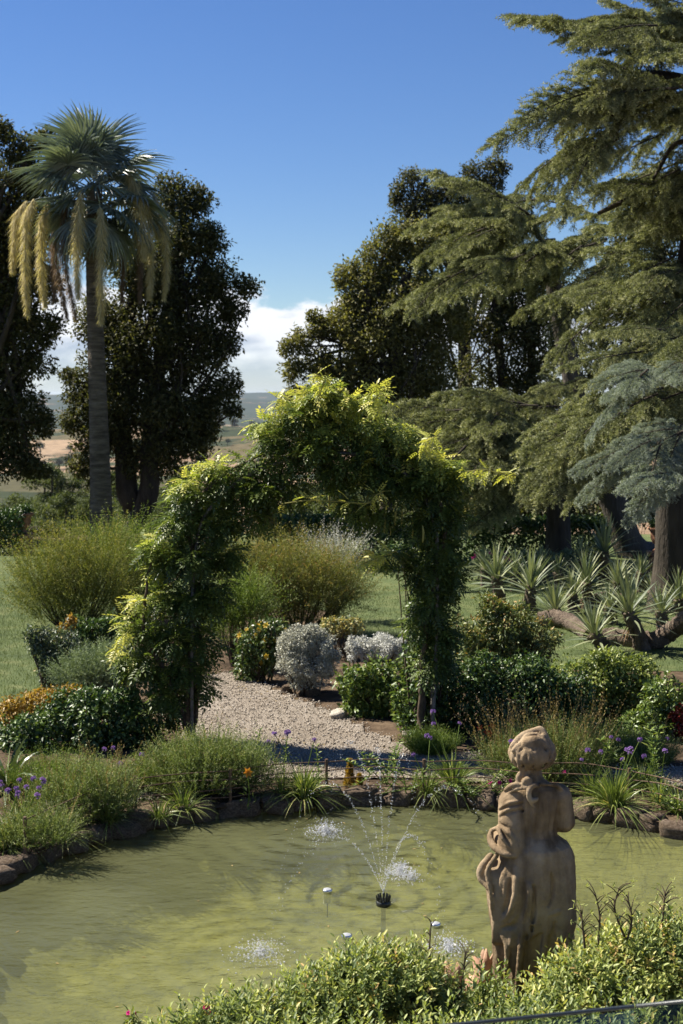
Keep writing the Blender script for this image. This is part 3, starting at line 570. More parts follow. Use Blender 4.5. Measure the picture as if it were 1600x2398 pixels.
# scattered trees on the far fields
def olive_mesh():
    r = rng_(70); cm = MB(); lb = [(np.array([r.normal()*.8, r.normal()*.8, 2.2+r.random()*1.4]), np.array([1.3, 1.3, 1.1])) for _ in range(5)]
    leafmass(cm, r, lb, .3, .5, .3, npuff=14, clip=None, nmax=1500); tm = MB(); tube(tm, [(0, 0, -1), (0, 0, 2.5)], [.25, .15], 6); return cm.mesh('crown', M['olive']), tm.mesh('trunk', M['bark'])
OM = olive_mesh(); k = 0
def olive(x, y, s, lb, gr):
    root = thing('field_tree', lb, 'tree', (x, y, terrain(np.array(x), np.array(y))), gr, x); root.scale = (s, s, s); link('crown', OM[0], root); link('trunk', OM[1], root)
ro = rng_(71)
for a in range(9):
    for b in range(8):
        x = -112+a*7.5+b*3; y = 980+b*34+a*6
        olive(x+ro.normal()*1.0, y+ro.normal()*2, 1.5+.4*ro.random(), 'small round olive tree in the planted rows on the far slope', 'olive trees in rows on the far slope')
for i in range(130):
    y = 800+ro.random()**1.5*3400; px = 40+ro.random()*640
    olive((px-800)/FPX*y, y, (1.5+ro.random()*1.4)*(.8+y/2600), 'dark round tree dotted over the far bare fields', 'trees dotted over the far fields')

# ---- palm
def palm():
    Y = 34.0; base = at_y(238, 1290, Y); base[2] = G
    root = thing('fan_palm', 'tall fan palm with hanging yellow flower plumes and a grey trunk', 'palm', base); r = rng_(80)
    P = np.array([base, at_y(236, 1150, Y), at_y(230, 950, Y), at_y(224, 780, Y), at_y(220, 600, Y), at_y(222, 430, Y)]); S = spline(P, 150); t = np.linspace(0, 1, 150)
    R = np.interp(t, [0, .04, .1, .35, .6, 1], [.36, .31, .275, .225, .195, .18])*(1+.022*((np.arange(150) % 3) == 0))
    tm = MB(); tube(tm, S-base, R, 20, wob=.03, r=r); tm.build('trunk', M['palmtrunk'], root, smooth=False)
    # fan fronds: three shared meshes
    meshes = []
    for k in range(3):
        mb = MB(); pet = .62+.08*k; Pp = spline([(0, 0, 0), (pet*.5, 0, .03), (pet, 0, 0)], 6); tube(mb, Pp, np.linspace(.022, .012, 6), 5, .9)
        n = 34; a = np.radians(np.linspace(-118, 118, n)); D = np.stack([np.cos(a), np.sin(a), -.10+.12*np.cos(a)+r.normal(size=n)*.04], 1); Lg = (.92+.1*k)*(.72+.28*np.cos(a*.62))*(.93+.14*r.random(n))
        b = np.zeros((n, 3)); b[:, 2] = -.14-.22*r.random(n)-.08*k
        Pb = np.repeat([[pet, 0, 0]], n, 0)
        for sd in (-1, 1):                                  # folded segment, two leaning halves
            Sx = np.stack([-np.sin(a), np.cos(a), np.zeros(n)], 1); V = []
            for i in range(6):
                tt = i/5; c = Pb+D*(Lg*tt)[:, None]+b*(Lg*tt**2.4)[:, None]; w = .034*min(1, tt*2.6+.05)*(1-max(0, (tt-.55)/.45))**.8
                V += [c-UP*.006, c+Sx*w*sd+UP*w*.55]
            V = np.stack(V, 1); bb = (np.arange(n)*12)[:, None]; F = np.concatenate([bb+np.array([2*i, 2*i+1, 2*i+3, 2*i+2]) for i in range(5)])
            mb.add(V.reshape(-1, 3), F, np.repeat(np.clip(.45+.18*r.normal(size=n), 0, 1), 12))
        meshes.append(mb.mesh('frond', M['palm']))
    C = S[-1]-base
    for i in range(46):
        f = i/46; el = math.radians(84-146*f**.82); az = i*2.39996+.3*r.normal(); d = np.array([math.cos(az)*math.cos(el), math.sin(az)*math.cos(el), math.sin(el)])
        p = C+np.array([d[0]*.12, d[1]*.12, .25-.95*f]); sc = (.98+.06*r.normal())*(1.0 if f < .75 else .9)
        link('frond', meshes[int(r.integers(3))], root, frame(p, d, UP+.25*r.normal(size=3), sc))
    # plumes (px path of the hanging tail, fresh or old)
    PL = [([(120, 470), (62, 475), (40, 520), (30, 640)], 14, 0, -.9), ([(130, 460), (80, 470), (62, 520), (60, 640), (64, 742)], 14, 0, -1.3), ([(150, 470), (112, 480), (100, 530), (98, 640), (106, 722)], 14, 0, -.7),
          ([(170, 480), (142, 500), (125, 590), (128, 710)], 11, 1, .7), ([(165, 470), (138, 500), (130, 600), (158, 752)], 11, 1, .2), ([(180, 470), (152, 480), (150, 600), (178, 752)], 12, 1, -.4),
          ([(205, 440), (190, 450), (184, 520), (180, 620), (184, 702)], 15, 0, -1.5), ([(228, 450), (235, 490), (238, 560), (238, 680), (236, 762)], 14, 0, -1.6), ([(270, 430), (300, 410), (325, 470), (335, 560), (338, 610)], 20, 0, -.5),
          ([(285, 440), (325, 430), (350, 520), (352, 640), (350, 704)], 12, 0, -.2), ([(300, 440), (350, 440), (380, 520), (390, 620), (384, 704)], 12, 0, .2), ([(300, 450), (345, 460), (365, 520), (372, 560)], 14, 0, .6),
          ([(260, 480), (280, 520), (288, 600), (286, 712)], 9, 1, .9), ([(290, 470), (310, 500), (326, 600), (328, 710)], 9, 1, .8)]
    for pts, w, old, dy in PL:
        P = [C+np.array([0, 0, -.1])]+[at_y(a, b, Y+dy)-base for a, b in pts]; S2 = spline(P, 40); mb = MB(); tube(mb, S2, np.linspace(.014, .005, 40), 5, .6, mat=1)
        q = spline(P[2:], 60); n = 1700; ti = r.random(n)**.9; ii = np.clip((ti*59).astype(int), 0, 58); pp = q[ii]+(q[ii+1]-q[ii])*r.random(n)[:, None]
        wr = 1.25*w/FPX*Y*(np.sin(np.pi*np.clip(ti, .02, .97)**.75)*.75+.3); an = r.random(n)*6.283; o = np.stack([np.cos(an), np.sin(an), np.zeros(n)], 1)
        rr = wr*r.random(n)**.6; blades(mb, pp+o*rr[:, None]*.35+UP*.05, o*.75-UP*(.35+.7*r.random(n))[:, None], -UP*.5+r.normal(size=(n, 3))*.15, rr*.9+.06, .014, np.clip(.5+.25*r.normal(size=n), 0, 1), seg=2)
        mb.build('flower_plume', [M['plumeold'] if old else M['plume'], M['palm']], root)
palm()

# ---- cedars
def bough_mesh(k, mt, name='bough'):
    r = rng_(100+k); mb = MB(); L = 3.0; ts = np.linspace(0, 1, 14); ax = np.stack([L*ts, .12*np.sin(ts*4+k), .32*ts*L*.3-.62*ts**2.1], 1)
    tube(mb, ax, np.linspace(.04, .008, 14), 5, mat=1); TP, TT = [], []
    def along(P, step):
        seg = np.linalg.norm(np.diff(P, axis=0), axis=1); m = max(2, int(seg.sum()/step)); u = np.linspace(0, len(P)-1.001, m); i = u.astype(int); f = (u-i)[:, None]
        TP.append(P[i]*(1-f)+P[i+1]*f); TT.append(nrm(P[i+1]-P[i]))
    TV = []
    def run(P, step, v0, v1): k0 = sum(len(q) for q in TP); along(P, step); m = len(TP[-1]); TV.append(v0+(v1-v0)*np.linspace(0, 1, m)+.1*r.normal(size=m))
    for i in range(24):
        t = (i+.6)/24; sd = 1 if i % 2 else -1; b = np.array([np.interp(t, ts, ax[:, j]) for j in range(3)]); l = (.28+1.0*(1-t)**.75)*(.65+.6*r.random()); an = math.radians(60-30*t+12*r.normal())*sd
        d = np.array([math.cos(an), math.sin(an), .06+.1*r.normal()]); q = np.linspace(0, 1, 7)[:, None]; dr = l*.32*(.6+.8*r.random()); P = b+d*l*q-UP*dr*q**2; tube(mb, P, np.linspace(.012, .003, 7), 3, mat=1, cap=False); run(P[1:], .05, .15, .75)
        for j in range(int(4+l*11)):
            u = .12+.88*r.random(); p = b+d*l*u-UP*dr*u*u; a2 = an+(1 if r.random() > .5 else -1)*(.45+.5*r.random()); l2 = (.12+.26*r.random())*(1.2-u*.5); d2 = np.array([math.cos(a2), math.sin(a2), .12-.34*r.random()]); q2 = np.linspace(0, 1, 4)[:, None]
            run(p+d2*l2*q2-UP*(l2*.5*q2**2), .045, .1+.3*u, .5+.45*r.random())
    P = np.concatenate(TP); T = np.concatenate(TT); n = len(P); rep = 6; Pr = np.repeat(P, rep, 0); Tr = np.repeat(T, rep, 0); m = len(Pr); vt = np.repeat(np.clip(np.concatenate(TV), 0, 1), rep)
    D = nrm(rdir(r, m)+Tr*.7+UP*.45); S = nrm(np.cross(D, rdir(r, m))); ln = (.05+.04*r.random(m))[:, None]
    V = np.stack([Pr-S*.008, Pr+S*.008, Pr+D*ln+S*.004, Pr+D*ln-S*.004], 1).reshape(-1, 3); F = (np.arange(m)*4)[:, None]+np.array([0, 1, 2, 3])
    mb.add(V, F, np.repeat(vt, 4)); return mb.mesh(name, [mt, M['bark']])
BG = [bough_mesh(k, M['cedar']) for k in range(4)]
BB = [bough_mesh(k, M['cedarblue']) for k in (4, 5)]
def cedar(label, Y, trunk, tr_r, limb_list, boughs, seed, meshes, bark='bark2'):
    """limb_list: px polylines with their distance; boughs hang along each limb towards its tip"""
    r = rng_(seed); base = at_y(trunk[0][0], trunk[0][1], Y); base[2] = G-.05; root = thing('cedar_tree', label, 'tree', base, None)
    P = np.array([base]+[at_y(a, b, Y+(c if len(t_) > 2 else 0)) for t_ in trunk[1:] for a, b, c in [(*t_, 0)[:3]]]); S = spline(P, 26); LB = []; tm = MB(); R = np.interp(np.linspace(0, 1, 26), [0, .06, .15, 1], [tr_r*1.7, tr_r*1.2, tr_r, tr_r*.45])
    tube(tm, S-base, R, 14, wob=.1, r=r); tm.build('trunk', M[bark], root, smooth=True); cnt = 0
    for pts, lr in limb_list:
        Q = np.array([at_y(a, b, y) for a, b, y in pts]); k = int(np.argmin(np.linalg.norm(S-Q[0], axis=1))); L = spline(np.concatenate([[S[k]], Q]) if np.linalg.norm(S[k]-Q[0]) > .3 else Q, 16); lm = MB(); tube(lm, L-base, np.linspace(lr, lr*.3, 16), 8, wob=.1, r=r); LB.append((lm.build('limb', M['bark'], root, smooth=True), L-base))
    for px, py, y, ang, dep, sc, dr in boughs:
        # ang: heading in the picture plane in degrees (180 = towards camera left), dep: turn towards the camera, dr: droop
        p = at_y(px, py, y)-base; a = math.radians(ang); d = np.array([math.cos(a)*math.cos(dep), -math.sin(dep), math.sin(a)*math.cos(dep)])
        host = min(LB, key=lambda q: np.linalg.norm(q[1]-p, axis=1).min())[0] if LB else root
        link('bough', meshes[int(r.integers(len(meshes)))], host, frame(p, d, UP+np.array([0, dr, 0])+.12*r.normal(size=3), sc)); cnt += 1
    return root
def fan(r, pts, y, n, ang, spread, sc, jy=1.0, jp=11, dep=.3, depj=.5):
    """boughs strewn along a px polyline"""
    S = spline([(a, b, 0) for a, b in pts], 60); out = []
    for i in range(max(3, int(n*.72))):
        q = S[int(r.integers(60))]; out.append((q[0]+r.normal()*jp, q[1]+r.normal()*jp, y+r.normal()*jy, ang+spread*r.normal(), dep+depj*r.normal(), sc*.56*(.6+.8*r.random()), -.4+.25*r.normal()))
    return out
r1 = rng_(130)
# high cedar whose limbs come in from beyond the frame
B = (fan(r1, [(1685, 60), (1585, 60), (1505, 90), (1465, 110)], 22, 22, 178, 16, .85, dep=.5) + fan(r1, [(1705, 200), (1585, 190), (1485, 210), (1415, 250)], 21.5, 24, 186, 16, .8, dep=.4)
     + fan(r1, [(1555, 220), (1485, 260), (1415, 300), (1375, 330)], 21.5, 16, 212, 14, .6, dep=.3) + fan(r1, [(1685, 330), (1645, 380), (1605, 420)], 22.5, 10, 210, 18, .6) + fan(r1, [(1705, 120), (1645, 150)], 22, 10, 170, 25, .9)
     + fan(r1, [(1685, 430), (1605, 450), (1525, 470)], 24, 14, 178, 14, .8, dep=.2) + fan(r1, [(1685, 500), (1605, 540)], 24, 12, 190, 20, .8))
B += fan(r1, [(1690, 40), (1620, 90), (1560, 60)], 23, 14, 190, 18, .8, dep=.5) + fan(r1, [(1690, 240), (1620, 260), (1560, 290)], 23, 16, 200, 18, .75, dep=.45) + fan(r1, [(1680, 380), (1620, 400), (1570, 360)], 23.5, 14, 205, 20, .7, dep=.4) + fan(r1, [(1470, 280), (1420, 320)], 21.5, 8, 225, 12, .55, dep=.3)
cedar('lofty cedar whose drooping limbs reach into the blue sky', 22, [(1790, 1340), (1780, 1000), (1760, 600), (1750, 200), (1740, -150)], .45, [([(1750, 260, 22), (1600, 190, 22), (1480, 185, 21.6), (1380, 240, 21.5), (1300, 330, 21.4)], .13), ([(1750, 100, 22), (1600, 50, 22), (1450, 70, 22), (1370, 105, 21.8)], .11), ([(1750, 480, 24), (1600, 440, 24), (1480, 465, 24), (1400, 500, 24)], .11), ([(1760, 400, 22.5), (1600, 330, 22.5), (1530, 420, 22.5)], .08)], B, 131, BG)
# leaning cedar in the middle
B = (fan(r1, [(1395, 490), (1305, 480), (1215, 510), (1155, 550)], 29.5, 26, 184, 13, 0.96, dep=.35) + fan(r1, [(1315, 560), (1225, 590), (1145, 600), (1115, 640)], 29, 22, 204, 13, 0.9, dep=.3) + fan(r1, [(1485, 540), (1395, 560), (1355, 620)], 29.5, 16, 205, 20, 0.9, dep=.4)
     + fan(r1, [(1465, 600), (1405, 650), (1355, 700)], 30, 8, 220, 16, 0.72, dep=.3)
     + fan(r1, [(1320, 960), (1220, 965), (1130, 985), (1060, 1010)], 30.5, 34, 184, 11, 1.02, dep=.4) + fan(r1, [(1380, 1000), (1280, 1030), (1180, 1060), (1100, 1080)], 30, 34, 192, 15, 0.96, dep=.5) + fan(r1, [(1300, 1090), (1230, 1110), (1160, 1120)], 30, 14, 205, 18, 0.72, dep=.5)
     + fan(r1, [(1340, 880), (1320, 920), (1360, 850)], 31.5, 9, 190, 30, .45) + fan(r1, [(1200, 1160), (1160, 1180)], 30.5, 6, 215, 15, .5))
B += fan(r1, [(1290, 950), (1180, 965), (1080, 1000)], 30, 20, 188, 12, 1.0, dep=.5) + fan(r1, [(1260, 1010), (1160, 1030), (1080, 1060)], 29.5, 18, 198, 14, .9, dep=.5) + fan(r1, [(1300, 520), (1200, 530), (1140, 560)], 29, 12, 196, 14, .9, dep=.4)
cedar('leaning cedar with broad flat sprays between the arch and the yuccas', 32, [(1500, 1345), (1470, 1270), (1440, 1180), (1400, 1110), (1365, 1000), (1335, 860), (1300, 690), (1285, 560)], .34, [([(1390, 1100, 31.8), (1300, 990, 30.8), (1180, 985, 30.3), (1050, 1020, 30.3)], .1), ([(1300, 650, 31.3), (1250, 540, 29.8), (1150, 540, 29.3), (1080, 570, 29.3)], .08), ([(1300, 620, 31.3), (1420, 560, 29.8), (1300, 600, 29.3)], .07), ([(1400, 1110, 31.8), (1300, 1080, 30.3), (1200, 1110, 29.8)], .08)], B, 132, BG)
# nearer green cedar on the edge with a stout dark trunk
B = (fan(r1, [(1620, 790), (1540, 800), (1480, 830)], 20.5, 22, 196, 14, .7, dep=.5) + fan(r1, [(1620, 900), (1540, 920), (1470, 950), (1440, 980)], 20, 30, 208, 14, .75, dep=.45) + fan(r1, [(1560, 1000), (1480, 1020), (1430, 1040)], 20, 16, 214, 14, .6, dep=.4)
     + fan(r1, [(1600, 620), (1540, 640), (1480, 680)], 24, 18, 195, 18, .8, dep=.4) + fan(r1, [(1620, 700), (1540, 730)], 23, 12, 190, 20, .7))
cedar('green cedar with a stout dark trunk and a long hanging skirt of sprays', 24, [(1575, 1330), (1572, 1200), (1575, 1000), (1600, 700), (1650, 350), (1690, 60)], .27, [([(1580, 900, 23), (1540, 880, 21), (1470, 940, 20.2), (1430, 1030, 20)], .09), ([(1590, 800, 23), (1560, 780, 21), (1480, 820, 20.5)], .08), ([(1590, 640, 24), (1540, 630, 24), (1470, 690, 24)], .08)], B, 133, BG, 'bark')
B = fan(r1, [(1640, 860), (1570, 850), (1510, 880)], 17, 13, 192, 12, .45, dep=.35, jy=.5) + fan(r1, [(1640, 1000), (1570, 1010), (1510, 1060)], 17, 16, 205, 12, .45, dep=.35, jy=.5) + fan(r1, [(1640, 1090), (1590, 1110), (1560, 1130)], 17, 9, 205, 12, .4, dep=.35, jy=.5)
cedar('silvery blue cedar reaching in with drooping frosted sprays', 17.5, [(1800, 1450), (1790, 1200), (1780, 900), (1770, 600)], .22, [([(1780, 900, 17.3), (1650, 850, 17), (1530, 870, 17)], .05), ([(1785, 1050, 17.3), (1650, 1000, 17), (1540, 1040, 17)], .05)], B, 134, BB)
# the dark straight trunk under the leaning cedar
cedar('straight dark cedar trunk standing in the shade beside the leaning one', 30, [(1310, 1275), (1308, 1180), (1312, 1080), (1318, 960)], .27, [], fan(r1, [(1310, 960), (1340, 900)], 30, 5, 200, 40, .5), 135, BG, 'bark')
# ------------------------------------------------------------------ back of the garden
def low_hedge(label, px0, px1, Y, h, seed, mt='gloss'):
    r = rng_(seed); a, b = (px0-800)/FPX*Y, (px1-800)/FPX*Y; w = b-a; n = int(w*h*2600)
    root = thing('clipped_hedge', label, 'hedge', ((a+b)/2, Y, G), 'clipped hedges at the end of the lawn'); P = np.c_[r.uniform(-w/2, w/2, n), r.uniform(-.35, .35, n), r.random(n)**.7*h]
    face = r.random(n); P[face < .4, 1] = -.35+r.normal(size=(face < .4).sum())*.04; P[face > .65, 2] = h+r.normal(size=(face > .65).sum())*.05
    fm = MB(); leaves(fm, P, rdir(r, n)+UP*.3, rdir(r, n)+UP*.5, .09, .05, np.clip(.4+.2*r.normal(size=n), 0, 1)); stuff(fm.build('foliage', M[mt], root))
    st = MB()
    for i in range(int(w*3)): x = r.uniform(-w/2, w/2); tube(st, [(x, 0, 0), (x+r.normal()*.05, r.normal()*.1, h*.9)], [.02, .008], 5)
    stuff(st.build('stems', M['twig'], root))
low_hedge('low dark clipped hedge closing the lawn seen through the arch', 600, 1010, 33, .8, 150)
low_hedge('low black-green clipped hedge beyond the yuccas under the cedars', 1090, 1420, 31.5, .85, 151)
low_hedge('low dark clipped hedge beside the terracotta urn', -80, 60, 33, .9, 152)

def urn(label, px, pbase, Y, s, seed, sandst):
    r = rng_(seed); base = at_y(px, pbase, Y); base[2] = G; root = thing('garden_urn', label, 'urn', base, 'terracotta urns on plinths'); root.scale = (s, s, s)
    pl = MB(); hp = .62
    for (w, z0, z1) in ((.62, 0, .12), (.5, .121, hp-.12), (.6, hp-.119, hp)): box(pl, (0, 0, (z0+z1)/2), (w, w, z1-z0))
    pl.build('plinth', M['terra'], root)
    vm = MB(); lathe(vm, [(0.0, hp+.001), (.19, hp+.001), (.19, hp+.05), (.10, hp+.10), (.09, hp+.16), (.2, hp+.24), (.26, hp+.38), (.25, hp+.52), (.29, hp+.58), (.34, hp+.62), (.34, hp+.67), (.29, hp+.66), (.22, hp+.58), (0, hp+.56)], 28); vm.build('vase', M['terra'], root, smooth=True)
    fm = MB(); leafmass(fm, r, [(np.array([dx, dy, hp+.78+dz]), np.array([.22, .22, .16])) for dx, dy, dz in ((-.14, 0, 0), (.14, 0, .02), (0, .1, .08), (0, -.12, .03))], .8, .08, .05, clip=hp+.55); fm.build('plant', M['gloss'], root)
urn('terracotta urn with a dark plant under the holm oak boughs', 56, 1325, 33, .72, 160, 0)
urn('terracotta urn on its plinth beside the stout cedar trunk', 1545, 1310, 29, .75, 161, 0)

# ------------------------------------------------------------------ yuccas
def yleaf():
    mb = MB(); n = 5; V = []
    for i in range(n+1):
        t = i/n; w = .024*(1-t**2.2)*(0.55+.45*min(1, t*3)); z = .03*math.sin(t*2.2)-.07*t*t
        V += [(t*.6, -w, z+w*.35), (t*.6, 0, z), (t*.6, w, z+w*.35)]
    F = []
    for i in range(n): a = 3*i; F += [[a, a+3, a+4, a+1], [a+1, a+4, a+5, a+2]]
    return mb.add(V, F, .5)
YM = []
for k, vv in enumerate((.25, .5, .75, .95)):
    m_ = yleaf(); m_.A = [np.full(len(a), vv, np.float32) for a in m_.A]; YM.append(m_.mesh('leaf', M['yucca']))
m_ = yleaf(); YD = m_.mesh('leaf', M['deadleaf'])
def yucca(px, py, rpx, bpx, bpy, label, seed, group='yuccas on the lawn'):
    r = rng_(seed); base = on_z(bpx, bpy); Y = base[1]; top = at_y(px, py, Y-.15*r.random()); root = thing('yucca', label, 'yucca', base, group); c = top-base
    c[2] = max(c[2], .18)
    tm = MB(); S = spline([(0, 0, -.03), c*np.array([.35, .35, .4])+np.array([0, 0, .02]), c], 16); tube(tm, S, np.linspace(.115, .085, 16)*(1+.12*(np.arange(16) % 2)), 9, wob=.25, r=r); tm.build('trunk', M['yuccatrunk'], root)
    s = 1.2*rpx/FPX*Y/.6; ax = nrm(S[-1]-S[-4]); n = 62
    for i in range(n):
        f = i/n; el = math.radians(88-112*f**.9); az = i*2.39996; d = np.array([math.cos(az)*math.cos(el), math.sin(az)*math.cos(el), math.sin(el)]); d = nrm(d+ax*.25)
        link('leaf', YM[int(r.integers(4))], root, frame(c-ax*(.16*f)+d*.03, d, UP+.15*r.normal(size=3), s*(.82+.3*r.random())))
    for i in range(14):
        az = i*2.4; d = np.array([math.cos(az)*.55, math.sin(az)*.55, -.9]); link('leaf', YD, root, frame(c-ax*(.16+.08*r.random()), d, (math.cos(az), math.sin(az), .5), s*.55))
same = 'spiky blue-green yucca rosette on a short brown trunk among its fellows'
for i, (a, b, c, d, e, lb) in enumerate([
    (1163, 1352, 70, 1172, 1420, 'upright yucca standing beside the arch leg, foremost of the row on the lawn'),
    (1245, 1372, 80, 1238, 1440, same), (1298, 1428, 64, 1310, 1462, 'low yucca rosette spreading flat over the fallen trunk'),
    (1386, 1484, 74, 1422, 1530, 'yucca on a slanting bare trunk rising behind the bright green shrub'),
    (1469, 1430, 92, 1506, 1522, 'largest yucca with a tall leaning ringed trunk'), (1371, 1364, 66, 1382, 1425, same),
    (1416, 1290, 72, 1415, 1370, 'tallest yucca held above the others in front of the leaning cedar'), (1363, 1312, 52, 1372, 1372, same),
    (1528, 1382, 44, 1532, 1420, same), (1588, 1400, 66, 1604, 1462, same), (1306, 1342, 40, 1312, 1380, same), (1590, 1345, 44, 1592, 1400, same), (1205, 1340, 50, 1210, 1385, same), (1270, 1325, 44, 1275, 1366, same), (1445, 1362, 54, 1450, 1412, same), (1340, 1392, 52, 1346, 1436, same), (1500, 1340, 48, 1505, 1388, same), (1425, 1420, 50, 1432, 1462, same), (1545, 1430, 60, 1556, 1480, same), (1135, 1330, 44, 1140, 1375, same)]):
    yucca(a, b, c, d, e, lb, 170+i)
def fallen(label, pts, rr, seed):
    r = rng_(seed); P = np.array([on_z(a, b, G+rr*.7+c) for a, b, c in pts]); base = P[0]*np.array([1, 1, 0])+np.array([0, 0, G]); S = spline(P, 30); mb = MB(); tube(mb, S-base, rr*(1+.10*((np.arange(30)) % 2))*np.linspace(1, .85, 30), 11, wob=.2, r=r)
    tag(mb.build('fallen_trunk', M['yuccatrunk']), label, 'trunk', 'fallen yucca trunks').location = base
fallen('curved yucca trunk lying on the grass beneath the low rosette', [(1265, 1452, 0), (1310, 1448, .06), (1350, 1465, .02), (1385, 1490, 0)], .13, 190)
fallen('thick ringed yucca trunk lying across the lawn and rising at one end', [(1415, 1492, 0), (1460, 1496, 0), (1530, 1500, .02), (1570, 1480, .15), (1620, 1440, .5)], .14, 191)
fallen('brown lying yucca trunk behind the central rosettes', [(1370, 1415, .0), (1420, 1402, .05), (1470, 1408, 0)], .13, 192)

# ------------------------------------------------------------------ garden arch and wisteria
AY = 14.7
def arch():
    px = [(452, 1735), (452, 1500), (456, 1320), (480, 1210), (560, 1125), (680, 1075), (800, 1060), (900, 1080), (980, 1140), (1022, 1240), (1022, 1450), (1010, 1700)]
    root = thing('garden_arch', 'thin weathered metal arch overgrown with wisteria across the gravel path', 'arch', (*at_y(730, 1700, AY)[:2], G)); o = np.array(root.location)
    P = np.array([at_y(a, b, AY)-o for a, b in px]); P[0][2] = P[-1][2] = -.1
    for dy in (-.11, .11):
        Q = P+np.array([0, dy, 0]); m = MB(); tube(m, spline(Q[:3], 12), .018, 8); m.build('post', M['zinc'], root); m = MB(); tube(m, spline(Q[-3:], 12), .018, 8); m.build('post', M['zinc'], root); m = MB(); tube(m, spline(Q[2:-2], 30), .0165, 8); m.build('hoop', M['zinc'], root)
    for q in (P[1], P[2], P[4], P[6], P[8], P[-2], P[-3]): m = MB(); tube(m, [q-np.array([0, .11, 0]), q+np.array([0, .11, 0])], .011, 6); m.build('crossbar', M['zinc'], root)
arch()
def compound():
    """pinnate leaf, 0.26 long: 5 pairs of leaflets and an end one"""
    V, F = [], []
    def lf(p, d, L, W):
        d = nrm(np.array(d, float)); s = nrm(np.cross(d, UP)); b = len(V); m = p+d*L*.42
        V.extend([p, m-s*W/2+UP*W*.1, p+d*L-UP*L*.12, m+s*W/2+UP*W*.1]); F.extend([[b, b+1, b+2], [b, b+2, b+3]])
    for i in range(4):
        t = .25+.75*i/4; p = np.array([.24*t, 0, -.07*t*t])
        for sd in (-1, 1): lf(p, (.55, sd*.85, -.12), .078*(1-.15*abs(t-.6)), .034)
    lf(np.array([.24, 0, -.07]), (1, 0, -.3), .082, .036); return np.array(V), np.array(F)
CV, CF = compound()
def vine(label, lobes, dens, seed, stems, young_lobes, tendrils, Y=AY, pods=()):
    r = rng_(seed); p0 = stems[0][0]; base = np.array([*at_y(p0[0], p0[1], Y)[:2], G]); root = thing('wisteria_vine', label, 'vine', base, 'wisteria on the arch'); sm = MB()
    for st in stems:
        P = [at_y(a, b, Y+c*.16) for a, b, c in st]
        for q in P: q[2] = max(q[2], G)
        S = spline(P, 30); S += r.normal(size=S.shape)*.012; tube(sm, S-base, np.linspace(.035, .012, 30), 7, wob=.2, r=r)
    sm.build('stem', M['twig'], root, smooth=True); fm = MB()
    for lst, bias, dn in ((lobes, -.06, dens), (young_lobes, .32, dens*1.0)):
        lb = [(c_, s_*(.74 if lst is lobes else .8)) for c_, s_ in lob(lst, Y, 1.5)]; A = sum(4*np.pi*np.mean(l[1])**2 for l in lb); n = int(dn*1.9*A); P, o = scatter(r, lb, n, .36, 22, .45, G+.12); n = len(P)
        # upper shoots young and yellow; leaves facing the sun at camera left painted lighter too
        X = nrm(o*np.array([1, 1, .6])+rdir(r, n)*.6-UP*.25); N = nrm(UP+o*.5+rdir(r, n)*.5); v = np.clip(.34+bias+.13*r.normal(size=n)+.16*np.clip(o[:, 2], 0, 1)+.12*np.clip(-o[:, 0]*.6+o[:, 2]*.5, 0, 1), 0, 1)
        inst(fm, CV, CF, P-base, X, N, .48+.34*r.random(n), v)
    for td in tendrils:
        S = spline([at_y(a, b, Y-.5)-base for a, b in td], 26); tube(sm, S, .006, 4, cap=False); k = r.integers(0, 26, 26); P = S[k]
        inst(fm, CV, CF, P, rdir(r, 26)-UP*.2, nrm(UP+rdir(r, 26)*.6), .35+.35*r.random(26), .78+.2*r.random(26)); tm = MB(); tube(tm, S, .006, 5, cap=False); tm.build('tendril', M['pod'], root)
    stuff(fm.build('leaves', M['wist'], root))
    for (px, py, ln) in pods:
        P = at_y(px, py, Y+r.normal()*.25)-base; l = ln/FPX*Y; pm = MB(); S = np.array([P+np.array([.008*math.sin(t*3), 0, -l*t]) for t in np.linspace(0, 1, 8)]); tube(pm, S, .011*np.array([.35, .8, 1, 1.1, 1, 1.1, .9, .25]), 6, r.random()); pm.build('seed_pod', M['pod'], root)
vine('wisteria climbing the arch post beside the clipped dome shrub and over the top', [
    (395, 1640, 60, 70), (440, 1560, 60, 60), (360, 1560, 60, 60), (420, 1480, 66, 60), (350, 1480, 50, 50), (480, 1600, 30, 40), (480, 1500, 40, 60), (450, 1400, 66, 60), (390, 1400, 50, 50), (500, 1380, 50, 60), (470, 1300, 70, 60), (400, 1300, 56, 50), (530, 1290, 40, 50), (430, 1220, 62, 60), (510, 1220, 60, 60),
    (450, 1160, 56, 50), (540, 1150, 66, 60), (600, 1210, 50, 40), (620, 1140, 60, 60), (590, 1090, 50, 45), (660, 1080, 60, 60), (690, 1150, 45, 36), (520, 1110, 46, 36), (355, 1290, 30, 36), (370, 1700, 50, 60), (300, 1550, 30, 40)], 190, 200,
    [[(446, 1735, -.4), (440, 1600, -.45), (455, 1450, -.5), (445, 1300, -.5), (460, 1180, -.5), (560, 1090, -.4), (680, 1040, -.3)], [(446, 1735, .4), (470, 1550, .45), (455, 1350, .5), (480, 1200, .5), (620, 1080, .4)], [(450, 1735, -.3), (400, 1600, -.6), (340, 1480, -.7), (350, 1320, -.6)]],
    [(375, 1270, 26, 30), (372, 1330, 20, 26), (300, 1460, 22, 36), (305, 1540, 18, 40), (440, 1130, 36, 18), (380, 1400, 20, 26), (330, 1410, 30, 20), (500, 1090, 40, 16)],
    [[(660, 1180), (720, 1172), (790, 1174), (860, 1178), (880, 1160), (900, 1150)], [(300, 1480), (280, 1500), (268, 1530)]],
    pods=[(565, 1200, 50), (590, 1220, 50), (640, 1180, 60), (500, 1270, 40), (770, 1135, 60), (800, 1140, 50), (620, 1150, 45)])
